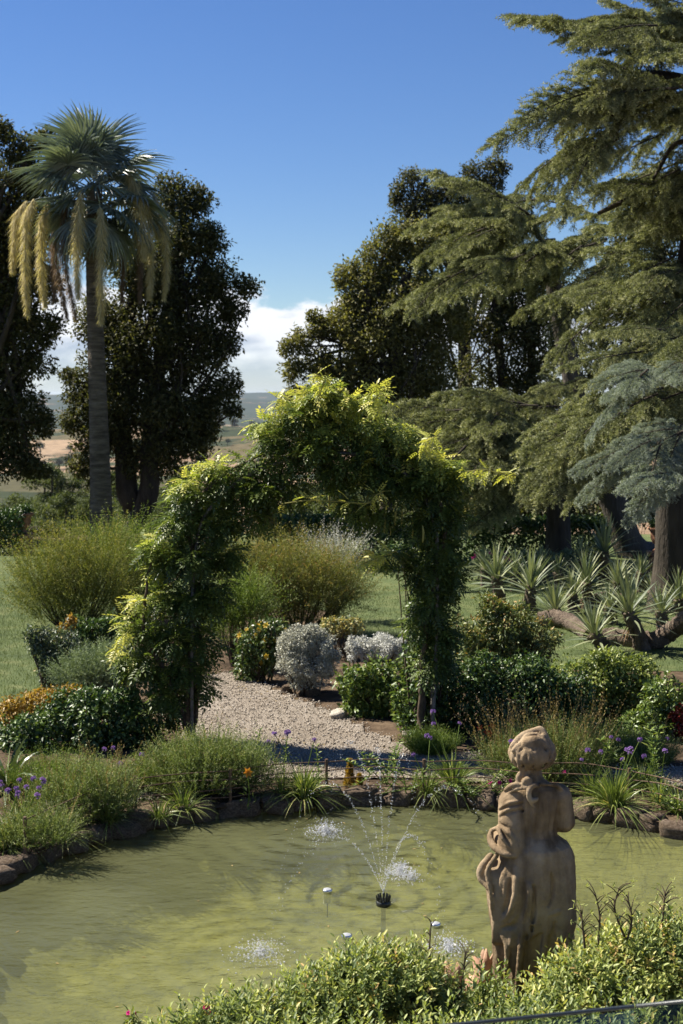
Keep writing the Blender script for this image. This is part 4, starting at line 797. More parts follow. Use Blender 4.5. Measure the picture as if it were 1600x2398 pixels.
vine('wisteria crowning the arch with bright yellow-green young shoots over the ivy-dark leg', [
    (740, 1060, 66, 66), (800, 1100, 66, 60), (880, 1110, 66, 56), (860, 1040, 70, 60), (930, 1060, 60, 56), (960, 1130, 60, 60), (780, 1000, 50, 50), (830, 1180, 50, 40), (900, 1190, 40, 36), (1000, 1115, 62, 46), (1040, 1125, 54, 42), (1022, 1190, 62, 56), (1062, 1200, 44, 52), (990, 1220, 50, 56), (1030, 1280, 60, 56), (1000, 1330, 54, 56), (1055, 1350, 42, 56), (1015, 1410, 58, 56), (985, 1460, 40, 46), (1040, 1480, 44, 56), (1010, 1540, 50, 60), (930, 1300, 40, 30), (760, 930, 40, 40), (700, 970, 46, 50), (640, 1030, 46, 40)], 190, 201,
    [[(985, 1700, -.4), (990, 1580, -.45), (1010, 1400, -.5), (1040, 1250, -.5), (1000, 1130, -.5), (880, 1060, -.4), (760, 990, -.3)], [(985, 1700, .4), (1000, 1500, .45), (1030, 1300, .5), (1060, 1150, .5), (900, 1070, .4)]],
    [(740, 920, 38, 34), (720, 960, 40, 34), (800, 940, 46, 32), (770, 1000, 56, 44), (740, 1040, 50, 40), (830, 1000, 50, 36), (880, 1010, 44, 30), (870, 930, 26, 18), (930, 1010, 40, 30), (640, 1000, 40, 24), (610, 990, 22, 20), (690, 960, 30, 30), (985, 1082, 36, 28), (1035, 1090, 44, 28), (1075, 1108, 26, 24), (1010, 1100, 38, 22), (950, 1060, 30, 26), (860, 1080, 40, 26), (885, 1310, 30, 12)],
    [[(1090, 1105), (1130, 1100), (1170, 1108), (1210, 1112)], [(860, 950), (890, 920), (880, 900), (905, 915)], [(745, 930), (760, 890), (740, 880), (730, 900)], [(850, 1320), (890, 1305), (930, 1290)], [(980, 1060), (1000, 1030), (1030, 1020)], [(640, 960), (660, 930), (675, 925)]],
    pods=[(905, 1180, 60), (915, 1185, 70), (925, 1180, 50), (940, 1190, 40), (965, 1210, 50), (970, 1225, 45), (978, 1250, 40), (985, 1280, 50), (900, 1200, 50), (1000, 1270, 40), (860, 1150, 60), (990, 1230, 40)])

# ------------------------------------------------------------------ shrubs of the beds
def spray_bush(name, label, Y, lobes, mat, seed, n_spr, group=None, L=.03, W=.008, ln=.45, cat='shrub', up=.9, tips=None):
    """feathery upright shrub: many thin shoots set with tiny leaves"""
    r = rng_(seed); lb = lob(lobes, Y); c = np.mean([l[0] for l in lb], 0); base = np.array([c[0], c[1], G]); root = thing(name, label, cat, base, group); fm, st = MB(), MB()
    A = np.array([np.mean(l[1])**2 for l in lb]); li = r.choice(len(lb), n_spr, p=A/A.sum()); C = np.array([l[0] for l in lb])[li]; Rr = np.array([l[1] for l in lb])[li]
    o = rdir(r, n_spr); P = C+o*Rr*(.45+.5*r.random(n_spr))[:, None]; m = P[:, 2] > G+.06; P, o = P[m]-base, o[m]; n = len(P); D = nrm(o*.6+UP*up+rdir(r, n)*.35); bend = (o*np.array([1, 1, 0])*.25+r.normal(size=(n, 3))*.12)
    l = ln*(.6+.7*r.random(n)); k = 16; t = np.linspace(.08, 1, k); vv = np.clip(.45+.22*r.normal(size=n)+.12*o[:, 2], 0, 1)
    blades(st, P, D, bend, l, .007, .4, seg=2); tt = np.tile(t, n); Pi = np.repeat(P, k, 0); Di = np.repeat(D, k, 0); Bi = np.repeat(bend, k, 0); li_ = np.repeat(l, k)
    X = Pi+Di*(li_*tt)[:, None]+Bi*(li_*tt*tt)[:, None]; dd = nrm(Di*.7+rdir(r, n*k)*.9); leaves(fm, X, dd, rdir(r, n*k), L*1.15*(.7+.6*r.random(n*k)), W*1.15, np.clip(np.repeat(vv, k)+.08*r.normal(size=n*k)+.12*tt, 0, 1))
    stuff(fm.build('foliage', mat, root)); stuff(st.build('shoots', mat, root))
    sm = MB()
    for L_ in lb:
        for i in range(7): e = L_[0]-base+rdir(r, 1)[0]*L_[1]*.5; b = np.array([e[0]*.3, e[1]*.3, 0]); tube(sm, spline([b, (b+e)*.5+r.normal(size=3)*.03, e], 6), np.linspace(.016, .005, 6), 4, cap=False)
    stuff(sm.build('stems', M['twig'], root))
    if tips: tips(r, root, lb, base)
    return root
spray_bush('broom_bush', 'feathery yellow-green broom bush below the tall palm', 22, [(90, 1370, 60, 70), (160, 1360, 70, 85), (250, 1350, 80, 85), (120, 1430, 60, 60), (220, 1430, 80, 60)], M['broom'], 210, 2600, 'broom bushes', .034, .009, .55)
spray_bush('broom_bush', 'taller feathery green broom bush between the palm trunk and the arch', 23, [(300, 1330, 60, 75), (340, 1340, 50, 70), (330, 1400, 60, 60), (240, 1310, 30, 50)], M['fern'], 211, 1500, 'broom bushes', .034, .009, .55)
spray_bush('feathery_shrub', 'big feathery rust and green shrub seen through the arch', 21.5, [(570, 1330, 44, 50), (620, 1370, 70, 70), (690, 1360, 70, 66), (760, 1380, 66, 62), (820, 1390, 36, 46), (640, 1430, 60, 46), (740, 1430, 70, 40)], M['broom2'], 212, 3000, None, .034, .009, .5, up=.6)
spray_bush('feathery_shrub', 'small pure green feathery shrub at the path side under the arch', 19, [(545, 1430, 34, 60), (530, 1480, 30, 50), (580, 1440, 34, 50)], M['fern'], 213, 800, None, .034, .009, .45)
spray_bush('flowering_grass', 'pale whitish flowering tuft behind the rusty shrub', 23, [(770, 1320, 30, 26), (800, 1320, 30, 26)], M['silver'], 214, 260, None, .03, .012, .5)

shrub('dome_shrub', 'large clipped dome of glossy dark green leaves beside the pond path', 14.6, [(60, 1730, 80, 80), (140, 1710, 90, 90), (230, 1700, 100, 95), (310, 1715, 70, 80), (190, 1640, 70, 36), (290, 1640, 50, 40)], M['gloss'], .05, .03, .75, 220, npuff=60, sub=.26, young=.25, nmax=60000)
shrub('orange_tipped_hedge', 'low hedge flushed with orange and yellow young leaves', 15.6, [(40, 1665, 60, 44), (110, 1640, 60, 34), (160, 1630, 44, 28)], M['orange'], .045, .025, .6, 221, 'hedge', vmu=.55)
spray_bush('rosemary_bush', 'soft grey-green rosemary mound behind the clipped dome', 16.6, [(180, 1590, 50, 40), (240, 1570, 60, 46), (290, 1580, 40, 50)], M['grey'], 222, 1700, None, .026, .006, .2, up=.5)
shrub('variegated_shrub', 'blue-green shrub with a cream and orange edge beside the lawn', 17.6, [(100, 1510, 38, 55), (150, 1510, 45, 55), (120, 1560, 45, 55), (180, 1540, 50, 44), (80, 1500, 27, 39)], M['varieg'], .05, .026, .6, 223)
shrub('variegated_shrub', 'narrow strip of cream and orange leaves on the flank of the dark ball', 17.9, [(150, 1480, 14, 30), (135, 1510, 12, 24), (165, 1455, 12, 20)], M['orange'], .05, .028, .8, 224, vmu=.7, stems=2)
shrub('ball_shrub', 'round dark green ball shrub below the broom bushes', 18.4, [(220, 1480, 56, 46), (260, 1485, 40, 50), (190, 1475, 30, 34)], M['gloss'], .055, .032, .7, 225)
def yflowers(r, root, loc, nfl=22, key='yellowpetal', s=.04):
    for i in range(nfl):
        l = loc[int(r.integers(len(loc)))]; d = rdir(r, 1)[0]; d[1] = -abs(d[1]); d[2] = abs(d[2])*.8; p = l[0]+d*l[1]*1.0
        link('flower', FLM[key], root, frame(p, d, UP+.3*r.normal(size=3), s*(.7+.6*r.random())))
def flower_mesh(key, n=6):
    r = rng_(5); mb = MB(); a = np.arange(n)*2*np.pi/n
    for k, sc in ((0, 1.0), (1, .6)):
        aa = a+k*.5; D = np.stack([np.full(n, .35+.5*k), np.cos(aa), np.sin(aa)], 1); leaves(mb, np.zeros((n, 3)), D, np.repeat([[1., 0, 0]], n, 0), sc, .62*sc, .3+.7*r.random(n))
    return mb.mesh('flower', M[key])
FLM = {k: flower_mesh(k) for k in ('yellowpetal', 'orangepetal', 'redpetal', 'pink', 'purple', 'whitepetal')}
shrub('rose_bush', 'dark leafy bush dotted with yellow leaves and blooms at the path edge', 18, [(590, 1500, 44, 50), (620, 1530, 50, 60), (580, 1560, 40, 50), (640, 1480, 40, 40)], M['rose'], .06, .035, .6, 226, extra=yflowers)
shrub('silver_shrub', 'rounded silver-grey shrub beside the gravel path', 17.2, [(690, 1520, 50, 50), (750, 1525, 54, 55), (720, 1560, 70, 60), (720, 1490, 50, 34)], M['silver'], .03, .013, 1.0, 227, npuff=70, sub=.22, jit=.6, nmax=60000)
shrub('white_shrub', 'low white-felted shrub behind the glossy bush', 18.2, [(840, 1520, 40, 34), (890, 1515, 50, 32), (930, 1520, 30, 30)], M['white'], .035, .014, .9, 228, npuff=50, sub=.22)
shrub('golden_shrub', 'small golden variegated shrub between the silver and rusty ones', 19.6, [(780, 1470, 36, 26), (820, 1466, 36, 26)], M['varieg'], .045, .026, .8, 229, vmu=.85)
shrub('glossy_shrub', 'rounded glossy green shrub at the bend of the path', 16.1, [(830, 1600, 50, 50), (890, 1590, 56, 55), (860, 1650, 68, 57), (920, 1640, 56, 61)], M['gloss2'], .06, .035, .7, 230)
shrub('leafy_shrub', 'bright green shrub at the foot of the dark arch leg', 15.2, [(960, 1700, 44, 30), (960, 1640, 46, 60), (1010, 1660, 46, 50), (970, 1570, 40, 50), (1040, 1620, 50, 60)], M['gloss2'], .055, .03, .6, 231, vmu=.35)
shrub('ivy_shrub', 'dark ivy-like growth wrapping the arch leg', 15.0, [(1000, 1440, 56, 60), (1040, 1370, 54, 60), (1000, 1510, 56, 60), (1050, 1290, 50, 50), (960, 1300, 40, 36), (1040, 1560, 46, 50), (930, 1290, 30, 22), (985, 1600, 44, 50), (1010, 1660, 50, 44), (975, 1690, 40, 30)], M['gloss'], .055, .04, .5, 232, cat='vine', stems=3, vmu=.5)
shrub('nandina_shrub', 'tall loose shrub with bronze-tipped shoots behind the dark thicket', 17.6, [(1120, 1500, 75, 88), (1190, 1470, 75, 77), (1250, 1510, 68, 72), (1160, 1560, 91, 77), (1150, 1430, 50, 48)], M['nand'], .065, .022, .6, 233, young=.5)
shrub('thicket_shrub', 'dark thicket of small leaves behind the statue', 15.2, [(1330, 1610, 66, 56), (1250, 1590, 76, 56), (1130, 1580, 66, 56), (1090, 1700, 68, 44), (1200, 1710, 79, 44), (1400, 1720, 68, 37), (1110, 1630, 86, 77), (1190, 1640, 86, 72), (1270, 1640, 79, 72), (1340, 1670, 68, 55), (1230, 1580, 68, 55)], M['gloss'], .05, .028, .55, 234)
shrub('euonymus_shrub', 'bright yellowish-green rounded shrub in front of the yuccas', 15.8, [(1380, 1680, 68, 48), (1460, 1690, 68, 44), (1350, 1590, 68, 61), (1410, 1570, 68, 61), (1470, 1590, 75, 72), (1430, 1650, 79, 66), (1510, 1630, 56, 66)], M['euon'], .05, .028, .65, 235)
shrub('euonymus_shrub', 'deeper green rounded shrub at the end of the bright green one', 15.0, [(1540, 1750, 56, 44), (1600, 1750, 56, 55), (1550, 1630, 63, 66), (1600, 1650, 56, 66), (1560, 1700, 63, 55), (1490, 1710, 68, 48)], M['gloss2'], .05, .028, .6, 236)
shrub('red_leaf_shrub', 'small red-leaved shrub at the edge of the green bushes', 14.8, [(1592, 1680, 24, 30), (1605, 1720, 24, 30)], M['red'], .05, .026, .6, 237)
for i, (px, sd) in enumerate([(1130, 1), (1180, 2), (1230, 3), (1280, 4), (1330, 5)]):
    shrub('rose_bush', 'small grey-green rose bush in the far bed under the cedars', 28, [(px, 1308+4*(i % 2), 26, 22)], M['grey'], .09, .05, .6, 240+sd, group='rose bushes in the far bed', stems=2, extra=(lambda r, root, loc: yflowers(r, root, loc, 4, 'pink', .07)) if i < 2 else None)

# ------------------------------------------------------------------ pond edge
def rock_mesh(seed, name='stone'):
    r = rng_(seed); nu, nv = 18, 12; th = np.arange(nu)*2*np.pi/nu; ph = np.linspace(.06, np.pi-.06, nv); V = []
    for p in ph:
        for t in th: V.append((math.sin(p)*math.cos(t), math.sin(p)*math.sin(t), math.cos(p)))
    V = np.array(V); f = sum(np.sin(V @ r.normal(size=3)*k+r.random()*6)[:, None]*a for k, a in ((2, .16), (5, .12), (9, .09), (15, .06))); V = np.sign(V)*np.abs(V)**.72*(1+f)
    j = np.arange(nu); F = np.concatenate([np.stack([i*nu+j, i*nu+(j+1) % nu, (i+1)*nu+(j+1) % nu, (i+1)*nu+j], 1) for i in range(nv-1)]); mb = MB().add(V, F[:, ::-1])
    mb.add(V[:nu], [list(range(nu))[::-1]]); mb.add(V[-nu:], [list(range(nu))]); return mb
RM = [rock_mesh(260+k).mesh('stone', M['tufa'], True) for k in range(6)]
def rim():
    root = thing('stone_edging', 'rough brown tufa stones edging the round pond', 'stone edging', (PC[0], PC[1], 0)); r = rng_(270); th = -.35
    while th < 2*np.pi-.42:
        w = .08+.11*r.random(); rad = float(pond_r(np.array(th)))+.06; d = np.array([math.cos(th), math.sin(th)]); p = Vector((d[0]*rad, d[1]*rad, .035+.03*r.random()))
        m = Matrix.Translation(p) @ Matrix.Rotation(th+math.pi/2+.2*r.normal(), 4, 'Z') @ Matrix.Rotation(.15*r.normal(), 4, 'X') @ Matrix.Diagonal((w, .085+.05*r.random(), .07+.045*r.random(), 1))
        link('stone', RM[int(r.integers(6))], root, m); th += w*1.7/rad
rim()
def loose(label, px, py, s, key, seed):
    p = on_z(px, py); o = rock_mesh(seed).build('rock', M[key], smooth=True); o.location = (p[0], p[1], G+s[2]*.5); o.scale = s; o.rotation_euler = (0, 0, seed); tag(o, label, 'rock')
loose('white limestone rock lying on the gravel', 794, 1682, (.13, .08, .06), 'limestone', 281)
loose('small ochre rock at the foot of the silver shrub', 672, 1622, (.07, .07, .07), 'tufa', 282)
loose('flat grey rock under the silver shrub', 728, 1628, (.09, .06, .05), 'tufa', 283)
loose('pale pebble-like rock by the bed below the glossy shrub', 955, 1722, (.07, .06, .045), 'limestone', 284)

def bank_point(px, py): return on_z(px, py, G)
def fence():
    root = thing('pond_fence', 'low rusty wire fence running round the pond bank', 'fence', (PC[0], PC[1], G)); o = np.array([PC[0], PC[1], G])
    posts = [(60, 2010), (210, 1940), (318, 1905), (540, 1885), (765, 1862), (993, 1862), (1235, 1868), (1473, 1885), (1640, 1930)]; tops = []
    for px, py in posts:
        b = on_z(px, py, G)-o; b[2] = 0; m = MB(); tube(m, [b-UP*.1, b+UP*.16, b+UP*.335], .015, 7); m.build('post', M['iron'], root); tops.append(b)
    r = rng_(290)
    for h in (.07, .15, .23, .31):
        for a, b in zip(tops[:-1], tops[1:]):
            mid = (a+b)/2; mid[:2] += mid[:2]/np.linalg.norm(mid[:2])*.06; P = spline([a+UP*h, mid+UP*(h+.012*r.normal()), b+UP*h], 12); m = MB(); tube(m, P, .0055, 5); m.build('rail', M['iron'], root)
fence()

def head_mesh():
    r = rng_(300); mb = MB(); n = 26; d = rdir(r, n); d[:, 2] = d[:, 2]*.5+.35; d = nrm(d)
    for i in range(n):
        p = d[i]*.032; a = np.arange(5)*1.2566; u = nrm(np.cross(d[i], [.3, .2, 1.])); w = np.cross(d[i], u)
        D = d[i]*.6+np.cos(a)[:, None]*u+np.sin(a)[:, None]*w; leaves(mb, np.repeat([p], 5, 0), D, np.repeat([d[i]], 5, 0), .02, .011, r.random(5))
    blades(mb, np.zeros((n, 3)), d, np.zeros((n, 3)), .034, .004, .2, seg=1); return mb.mesh('flower_head', M['purple'])
HM = head_mesh()
def fine_clump(name, label, px, py, w, h, n, mat, seed, group=None, tall=0, tallmat='dry', cat='plant', purple=0, tallh=1.35, lean=.7, wid=.006):
    """dense mound of fine upright shoots; px,py = its foot on the bank; w,h in metres"""
    r = rng_(seed); base = bank_point(px, py); root = thing(name, label, cat, base, group); fm = MB(); a = r.random(n)*6.283; q = np.sqrt(r.random(n)); P = np.c_[np.cos(a)*q*w*.32, np.sin(a)*q*w*.26, np.zeros(n)]
    out = np.c_[np.cos(a)*q, np.sin(a)*q, np.zeros(n)]; D = nrm(UP+out*lean+rdir(r, n)*.25); l = h*(1.06-.30*q)*(.55+.5*r.random(n)); blades(fm, P, D, out*.18+r.normal(size=(n, 3))*.08, l, wid, np.clip(.42+.2*r.normal(size=n), 0, 1), seg=3)
    k = 7; tt = np.tile(np.linspace(.3, 1, k), n); Pi, Di, li = np.repeat(P, k, 0), np.repeat(D, k, 0), np.repeat(l, k); X = Pi+Di*(li*tt)[:, None]+np.repeat(out*.18, k, 0)*(li*tt*tt)[:, None]
    leaves(fm, X, nrm(Di*.9+rdir(r, n*k)*.8), rdir(r, n*k), .028*(.6+.7*r.random(n*k)), .005, np.clip(.5+.2*r.normal(size=n*k), 0, 1)); stuff(fm.build('shoots', mat, root))
    if tall:
        tm = MB(); a = r.random(tall)*6.283; q = np.sqrt(r.random(tall)); o = np.c_[np.cos(a)*q, np.sin(a)*q, np.zeros(tall)]; D = nrm(UP+o*.5+rdir(r, tall)*.15); P = o*np.array([w*.34, w*.26, 0]); L = h*tallh*(.75+.4*r.random(tall)); blades(tm, P, D, o*.1, L, .006, r.random(tall), seg=3)
        kk = 8; T = np.tile(np.linspace(.78, 1, kk), tall); X = np.repeat(P, kk, 0)+np.repeat(D, kk, 0)*(np.repeat(L, kk)*T)[:, None]+np.repeat(o*.1, kk, 0)*(np.repeat(L, kk)*T*T)[:, None]; leaves(tm, X, np.repeat(D, kk, 0)+rdir(r, tall*kk)*.7, rdir(r, tall*kk), .02, .009, r.random(tall*kk)); stuff(tm.build('flower_stalks', M[tallmat], root))
    return root
def mound(label, px, py, lobes, n, seed, tall=0, tallh=.75):
    base = bank_point(px, py); root = spray_bush('green_lavender', label, base[1], lobes, M['sant'], seed, n, 'fine green mounds on the bank', .022, .0045, .2, 'plant', .8)
    if tall:
        r = rng_(seed+7); tm = MB(); lb = lob(lobes, base[1]); b0 = np.array(root.location); li = r.integers(0, len(lb), tall); o = rdir(r, tall)*np.array([1, 1, .3]); P = np.array([lb[k][0] for k in li])+o*np.array([lb[k][1] for k in li])*.7-b0; D = nrm(UP+o*.35+rdir(r, tall)*.12); L = tallh*.5*(.7+.6*r.random(tall)); blades(tm, P, D, o*.12, L, .005, r.random(tall), seg=3); kk = 9
        T = np.tile(np.linspace(.55, 1, kk), tall); X = np.repeat(P, kk, 0)+np.repeat(D, kk, 0)*(np.repeat(L, kk)*T)[:, None]+np.repeat(o*.12, kk, 0)*(np.repeat(L, kk)*T*T)[:, None]; leaves(tm, X, np.repeat(D, kk, 0)+rdir(r, tall*kk)*.7, rdir(r, tall*kk), .022, .009, r.random(tall*kk)); stuff(tm.build('flower_stalks', M['dry'], root))
mound('large fine green mound on the bank carrying the yellow lily', 470, 1862, [(370, 1830, 50, 46), (430, 1800, 70, 56), (500, 1795, 80, 60), (570, 1805, 60, 50), (470, 1840, 110, 40), (610, 1830, 40, 40)], 3000, 310, 26)
mound('fine green mound with brown seed spikes between the purple flowers', 205, 1925, [(130, 1900, 60, 60), (190, 1860, 70, 66), (250, 1870, 60, 60), (200, 1910, 100, 50), (290, 1900, 30, 40), (70, 1930, 60, 50), (20, 1950, 50, 50)], 2300, 311, 110)
mound('low fine green mound spilling over the stones at the water end of the bank', 60, 1995, [(20, 1990, 60, 46), (80, 1975, 60, 46), (-30, 2010, 60, 50), (130, 1965, 40, 36)], 1100, 314, 12)
mound('fine green mound with tall brown flower spikes behind the statue head', 1310, 1835, [(1220, 1790, 60, 60), (1300, 1770, 80, 60), (1370, 1780, 60, 56), (1300, 1820, 110, 40), (1170, 1800, 40, 40)], 2300, 312, 230, 1.1)
def strap_clump(name, label, px, py, h, n, seed, group=None, mat='strap', wid=.013, purple=0, spread=.9, lean=None, cat='plant', ph=.5):
    r = rng_(seed); base = bank_point(px, py); root = thing(name, label, cat, base, group); fm = MB(); a = r.random(n)*6.283; o = np.c_[np.cos(a), np.sin(a), np.zeros(n)]; q = r.random(n)
    if lean is not None: o = o+np.array(lean)
    D = nrm(UP*(1.2-q[:, None]*.7)+o*spread*q[:, None]+rdir(r, n)*.12); bend = o*.25*spread-UP*(.25+.45*q)[:, None]; blades(fm, o*.07*r.random(n)[:, None]+UP*0, D, bend, h*(.7+.5*r.random(n)), wid, np.clip(.45+.22*r.normal(size=n), 0, 1), seg=5); stuff(fm.build('leaves', M[mat], root))
    for i in range(purple):
        aa = r.random()*6.283; d = nrm(np.array([math.cos(aa)*.35, math.sin(aa)*.35, 1.0])); l = ph*(.75+.4*r.random()); e = d*l+np.array([math.cos(aa), math.sin(aa), 0])*.06; sm = MB(); S = spline([(0, 0, 0), d*l*.55, e], 8); tube(sm, S, .0035, 4); fs = sm.build('flower_stem', M['fern'], root)
        link('flower_head', HM, fs, frame(e, rdir(r, 1)[0]*np.array([1, 1, .1]), UP+.2*r.normal(size=3), .44+.22*r.random()))
    return root
SG = 'society garlic round the pond'
strap_clump('society_garlic', 'strappy light green clump between the fence posts below the arch opening', 712, 1870, .42, 240, 320, SG, purple=2, ph=.62)
strap_clump('society_garlic', 'pale strappy clump with mauve flowers next to the statue, on the arch side', 1060, 1850, .45, 260, 321, SG, purple=4, ph=.72)
strap_clump('society_garlic', 'strappy clump arching over the stones toward the water beyond the statue', 1440, 1895, .46, 280, 322, SG, purple=6, ph=.62)
strap_clump('society_garlic', 'grassy clump with purple flower heads at the water end of the bank', 35, 1975, .42, 320, 323, SG, mat='sant', wid=.009, purple=0)
strap_clump('society_garlic', 'purple-flowered clump beside the broad-leaved agapanthus', 60, 1935, .34, 160, 324, SG, purple=9, ph=.46)
strap_clump('society_garlic', 'slender purple-flowered clump in the shade behind the fine mounds', 290, 1855, .3, 90, 325, SG, purple=4, ph=.38)
strap_clump('society_garlic', 'tuft hanging from the stones over the dark water', 372, 1915, .24, 70, 326, SG, lean=(.1, -.3, 0))
strap_clump('society_garlic', 'drooping tuft over the rim beside the feathery mound', 150, 1965, .34, 170, 327, SG, lean=(.1, -.1, 0), wid=.007)
strap_clump('society_garlic', 'thin tuft by the fence near the paving edge', 1545, 1880, .34, 90, 328, SG, purple=2)
strap_clump('agapanthus', 'broad dark strap-leaved clump beside the clipped dome shrub', 15, 1850, .62, 60, 329, None, 'agave', .05, spread=1.0)
for i, (px, py, hh, nn, pu, lb) in enumerate([(10, 1990, .36, 220, 3, 'long-leaved clump trailing at the water edge before the purple flowers'), (100, 1965, .36, 240, 2, 'tangled grassy clump under the mound with brown spikes'), (255, 1930, .32, 180, 0, 'grassy tuft leaning over the stones below the two mounds'), (430, 1900, .34, 150, 0, 'short grassy tuft tucked under the large fine mound'), (660, 1866, .36, 150, 1, 'bright grassy tuft beside the tall leafy stems'), (1000, 1860, .34, 140, 2, 'grassy tuft at the rusty corner post'), (1240, 1852, .36, 160, 2, 'grassy tuft seen just past the statue neck'), (1390, 1870, .4, 170, 2, 'grassy tuft between the statue and the arching clump'), (1500, 1850, .4, 180, 3, 'grassy tuft with mauve heads along the wire'), (1590, 1905, .36, 160, 1, 'grassy tuft where the stone edging leaves the view')]):
    strap_clump('society_garlic', lb, px, py, hh, nn, 500+i, SG, purple=pu, ph=.5, wid=.010)
for i, (px, py, w, h, lb) in enumerate([(1010, 1765, .6, .3, 'low feathery cushion at the foot of the arch leg'), (1200, 1770, .8, .36, 'feathery cushion spreading under the scarlet lilies'), (1420, 1775, .8, .4, 'feathery cushion under the bright rounded shrub'), (1520, 1790, .6, .34, 'feathery cushion beside the leafy lily-like stems'), (120, 1850, .9, .42, 'feathery cushion at the foot of the clipped dome'), (250, 1860, .5, .34, 'feathery cushion shaded by the clipped dome'), (380, 1850, .6, .4, 'feathery cushion at the arch post')]):
    fine_clump('feathery_cushion', lb, px, py, w, h, 1000, M['sant'] if i % 2 else M['fern'], 520+i, 'feathery cushions along the beds', tall=24 if i % 2 else 0)
def leafy_stem(label, px, py, h, seed, fl=None, n=26, leafL=.06, grp='tall leafy stems by the pond', nst=1):
    r = rng_(seed); base = bank_point(px, py); root = thing('leafy_stem_plant', label, 'plant', base, grp); fm, sm = MB(), MB()
    for s in range(nst):
        e = np.array([r.normal()*.05*nst, r.normal()*.05*nst, h*(.75+.3*r.random())]); S = spline([(r.normal()*.02*nst, r.normal()*.02, 0), e*.5+r.normal(size=3)*.02, e], 14); tube(sm, S, .005, 5); k = np.arange(n) % 14; a = np.arange(n)*2.4; P = S[np.clip((np.arange(n)/n*13).astype(int)+1, 0, 13)]
        leaves(fm, P, np.c_[np.cos(a), np.sin(a), np.full(n, .5)], UP+rdir(r, n)*.3, leafL*(.6+.6*r.random(n)), leafL*.3, np.clip(.5+.2*r.normal(size=n), 0, 1))
        if fl: link('flower_head', HM, root, frame(S[-1], (1, 0, 0), UP, .8))
    fm.build('leaves', M['gloss2'], root); sm.build('stem', M['fern'], root)
leafy_stem('tall leafy stem at the edge of the large fine mound', 597, 1850, .55, 340)
leafy_stem('tall leafy stem rising before the gravel with a mauve head', 655, 1850, .62, 341, True)
leafy_stem('tall leafy stem nearest the fence gate post', 738, 1850, .5, 342)
leafy_stem('bushy leafy plant behind the wire rails', 905, 1850, .38, 343, None, 40, .06, nst=6)
leafy_stem('bushy green plant beside the rusty corner post', 960, 1858, .3, 344, None, 34, .05, nst=6)
leafy_stem('leafy lily-like stems beyond the statue by the thicket', 1530, 1850, .6, 345, None, 40, .09, nst=4)
leafy_stem('low weed growing at the fence end over the stones', 1570, 1900, .25, 346, None, 30, .06, nst=5)
leafy_stem('low leafy plant with small blooms under the statue shoulder', 1110, 1866, .25, 347, None, 36, .05, nst=7)
def blooms(label, px, py, h, key, pts, seed, s=.035, cat='flower', leafy=True):
    r = rng_(seed); base = bank_point(px, py); root = thing('flowering_plant', label, cat, base); fm, sm = MB(), MB()
    for (a, b) in pts:
        p = at_y(a, b, base[1]-.05)-base; tube(sm, spline([(r.normal()*.03, 0, 0), p*np.array([.6, .6, .5])+r.normal(size=3)*.01, p], 8), .004, 4); link('flower', FLM[key], root, frame(p, nrm(np.array([r.normal()*.4, -1, .5])), UP, s*(.85+.3*r.random())))
        n = 14; leaves(fm, np.c_[r.normal(size=(n, 2))*.06, r.random(n)*h*.6], rdir(r, n)+UP*.3, UP+rdir(r, n)*.4, .06, .025, r.random(n))
    sm.build('stem', M['fern'], root); fm.build('leaves', M['gloss2'], root)
blooms('yellow-orange lily bloom standing over the fine mound', 582, 1888, .3, 'orangepetal', [(580, 1810)], 350, .05)
blooms('scarlet lilies in front of the dark thicket', 1140, 1770, .35, 'redpetal', [(1125, 1705), (1140, 1715), (1152, 1700), (1147, 1718)], 351, .045)
blooms('magenta petunias on the bank beside the statue', 1170, 1862, .15, 'pink', [(1147, 1831), (1169, 1833), (1195, 1829), (1152, 1877)], 352, .032)
blooms('magenta bloom beside the statue sleeve', 1322, 1858, .15, 'pink', [(1322, 1808), (1330, 1850)], 353, .03)
# small dry orange conifers behind the wire
def dry_bush(label, px, py, h, seed):
    r = rng_(seed); base = bank_point(px, py); root = thing('dead_shrub', label, 'plant', base, 'dry orange plants by the fence'); n = 700; t = r.random(n); a = r.random(n)*6.28; P = np.c_[np.cos(a)*(1-t)*h*.2, np.sin(a)*(1-t)*h*.2, t*h]; fm = MB()
    leaves(fm, P, UP+rdir(r, n)*.8, rdir(r, n), .04, .012, np.clip(.6+.2*r.normal(size=n), 0, 1)); fm.build('foliage', M['orange'], root); sm = MB(); tube(sm, [(0, 0, 0), (0, 0, h*.9)], [.01, .004], 5); sm.build('stem', M['twig'], root)
dry_bush('little dried orange cone-shaped plant behind the wire rails', 819, 1845, .26, 360)
dry_bush('lower dried orange plant by the stones', 842, 1852, .14, 361)

# ------------------------------------------------------------------ fountain
def water_drop_mat():
    m, t = mat_new('water_drop'); out = nd(t, 'ShaderNodeOutputMaterial'); g = nd(t, 'ShaderNodeBsdfGlossy', Roughness=.12); d = nd(t, 'ShaderNodeBsdfDiffuse'); d.inputs[0].default_value = (.85, .87, .88, 1); tr = nd(t, 'ShaderNodeBsdfTransparent'); a = nd(t, 'ShaderNodeMixShader'); a.inputs[0].default_value = .45; b = nd(t, 'ShaderNodeMixShader'); b.inputs[0].default_value = .35
    t.links.new(d.outputs[0], a.inputs[1]); t.links.new(g.outputs[0], a.inputs[2]); t.links.new(a.outputs[0], b.inputs[1]); t.links.new(tr.outputs[0], b.inputs[2]); t.links.new(b.outputs[0], out.inputs['Surface']); return m
M['drop'] = water_drop_mat()
OV = np.array([[1,0,0],[-1,0,0],[0,1,0],[0,-1,0],[0,0,1],[0,0,-1]], float); OF = [[0,2,4],[2,1,4],[1,3,4],[3,0,4],[2,0,5],[1,2,5],[3,1,5],[0,3,5]]
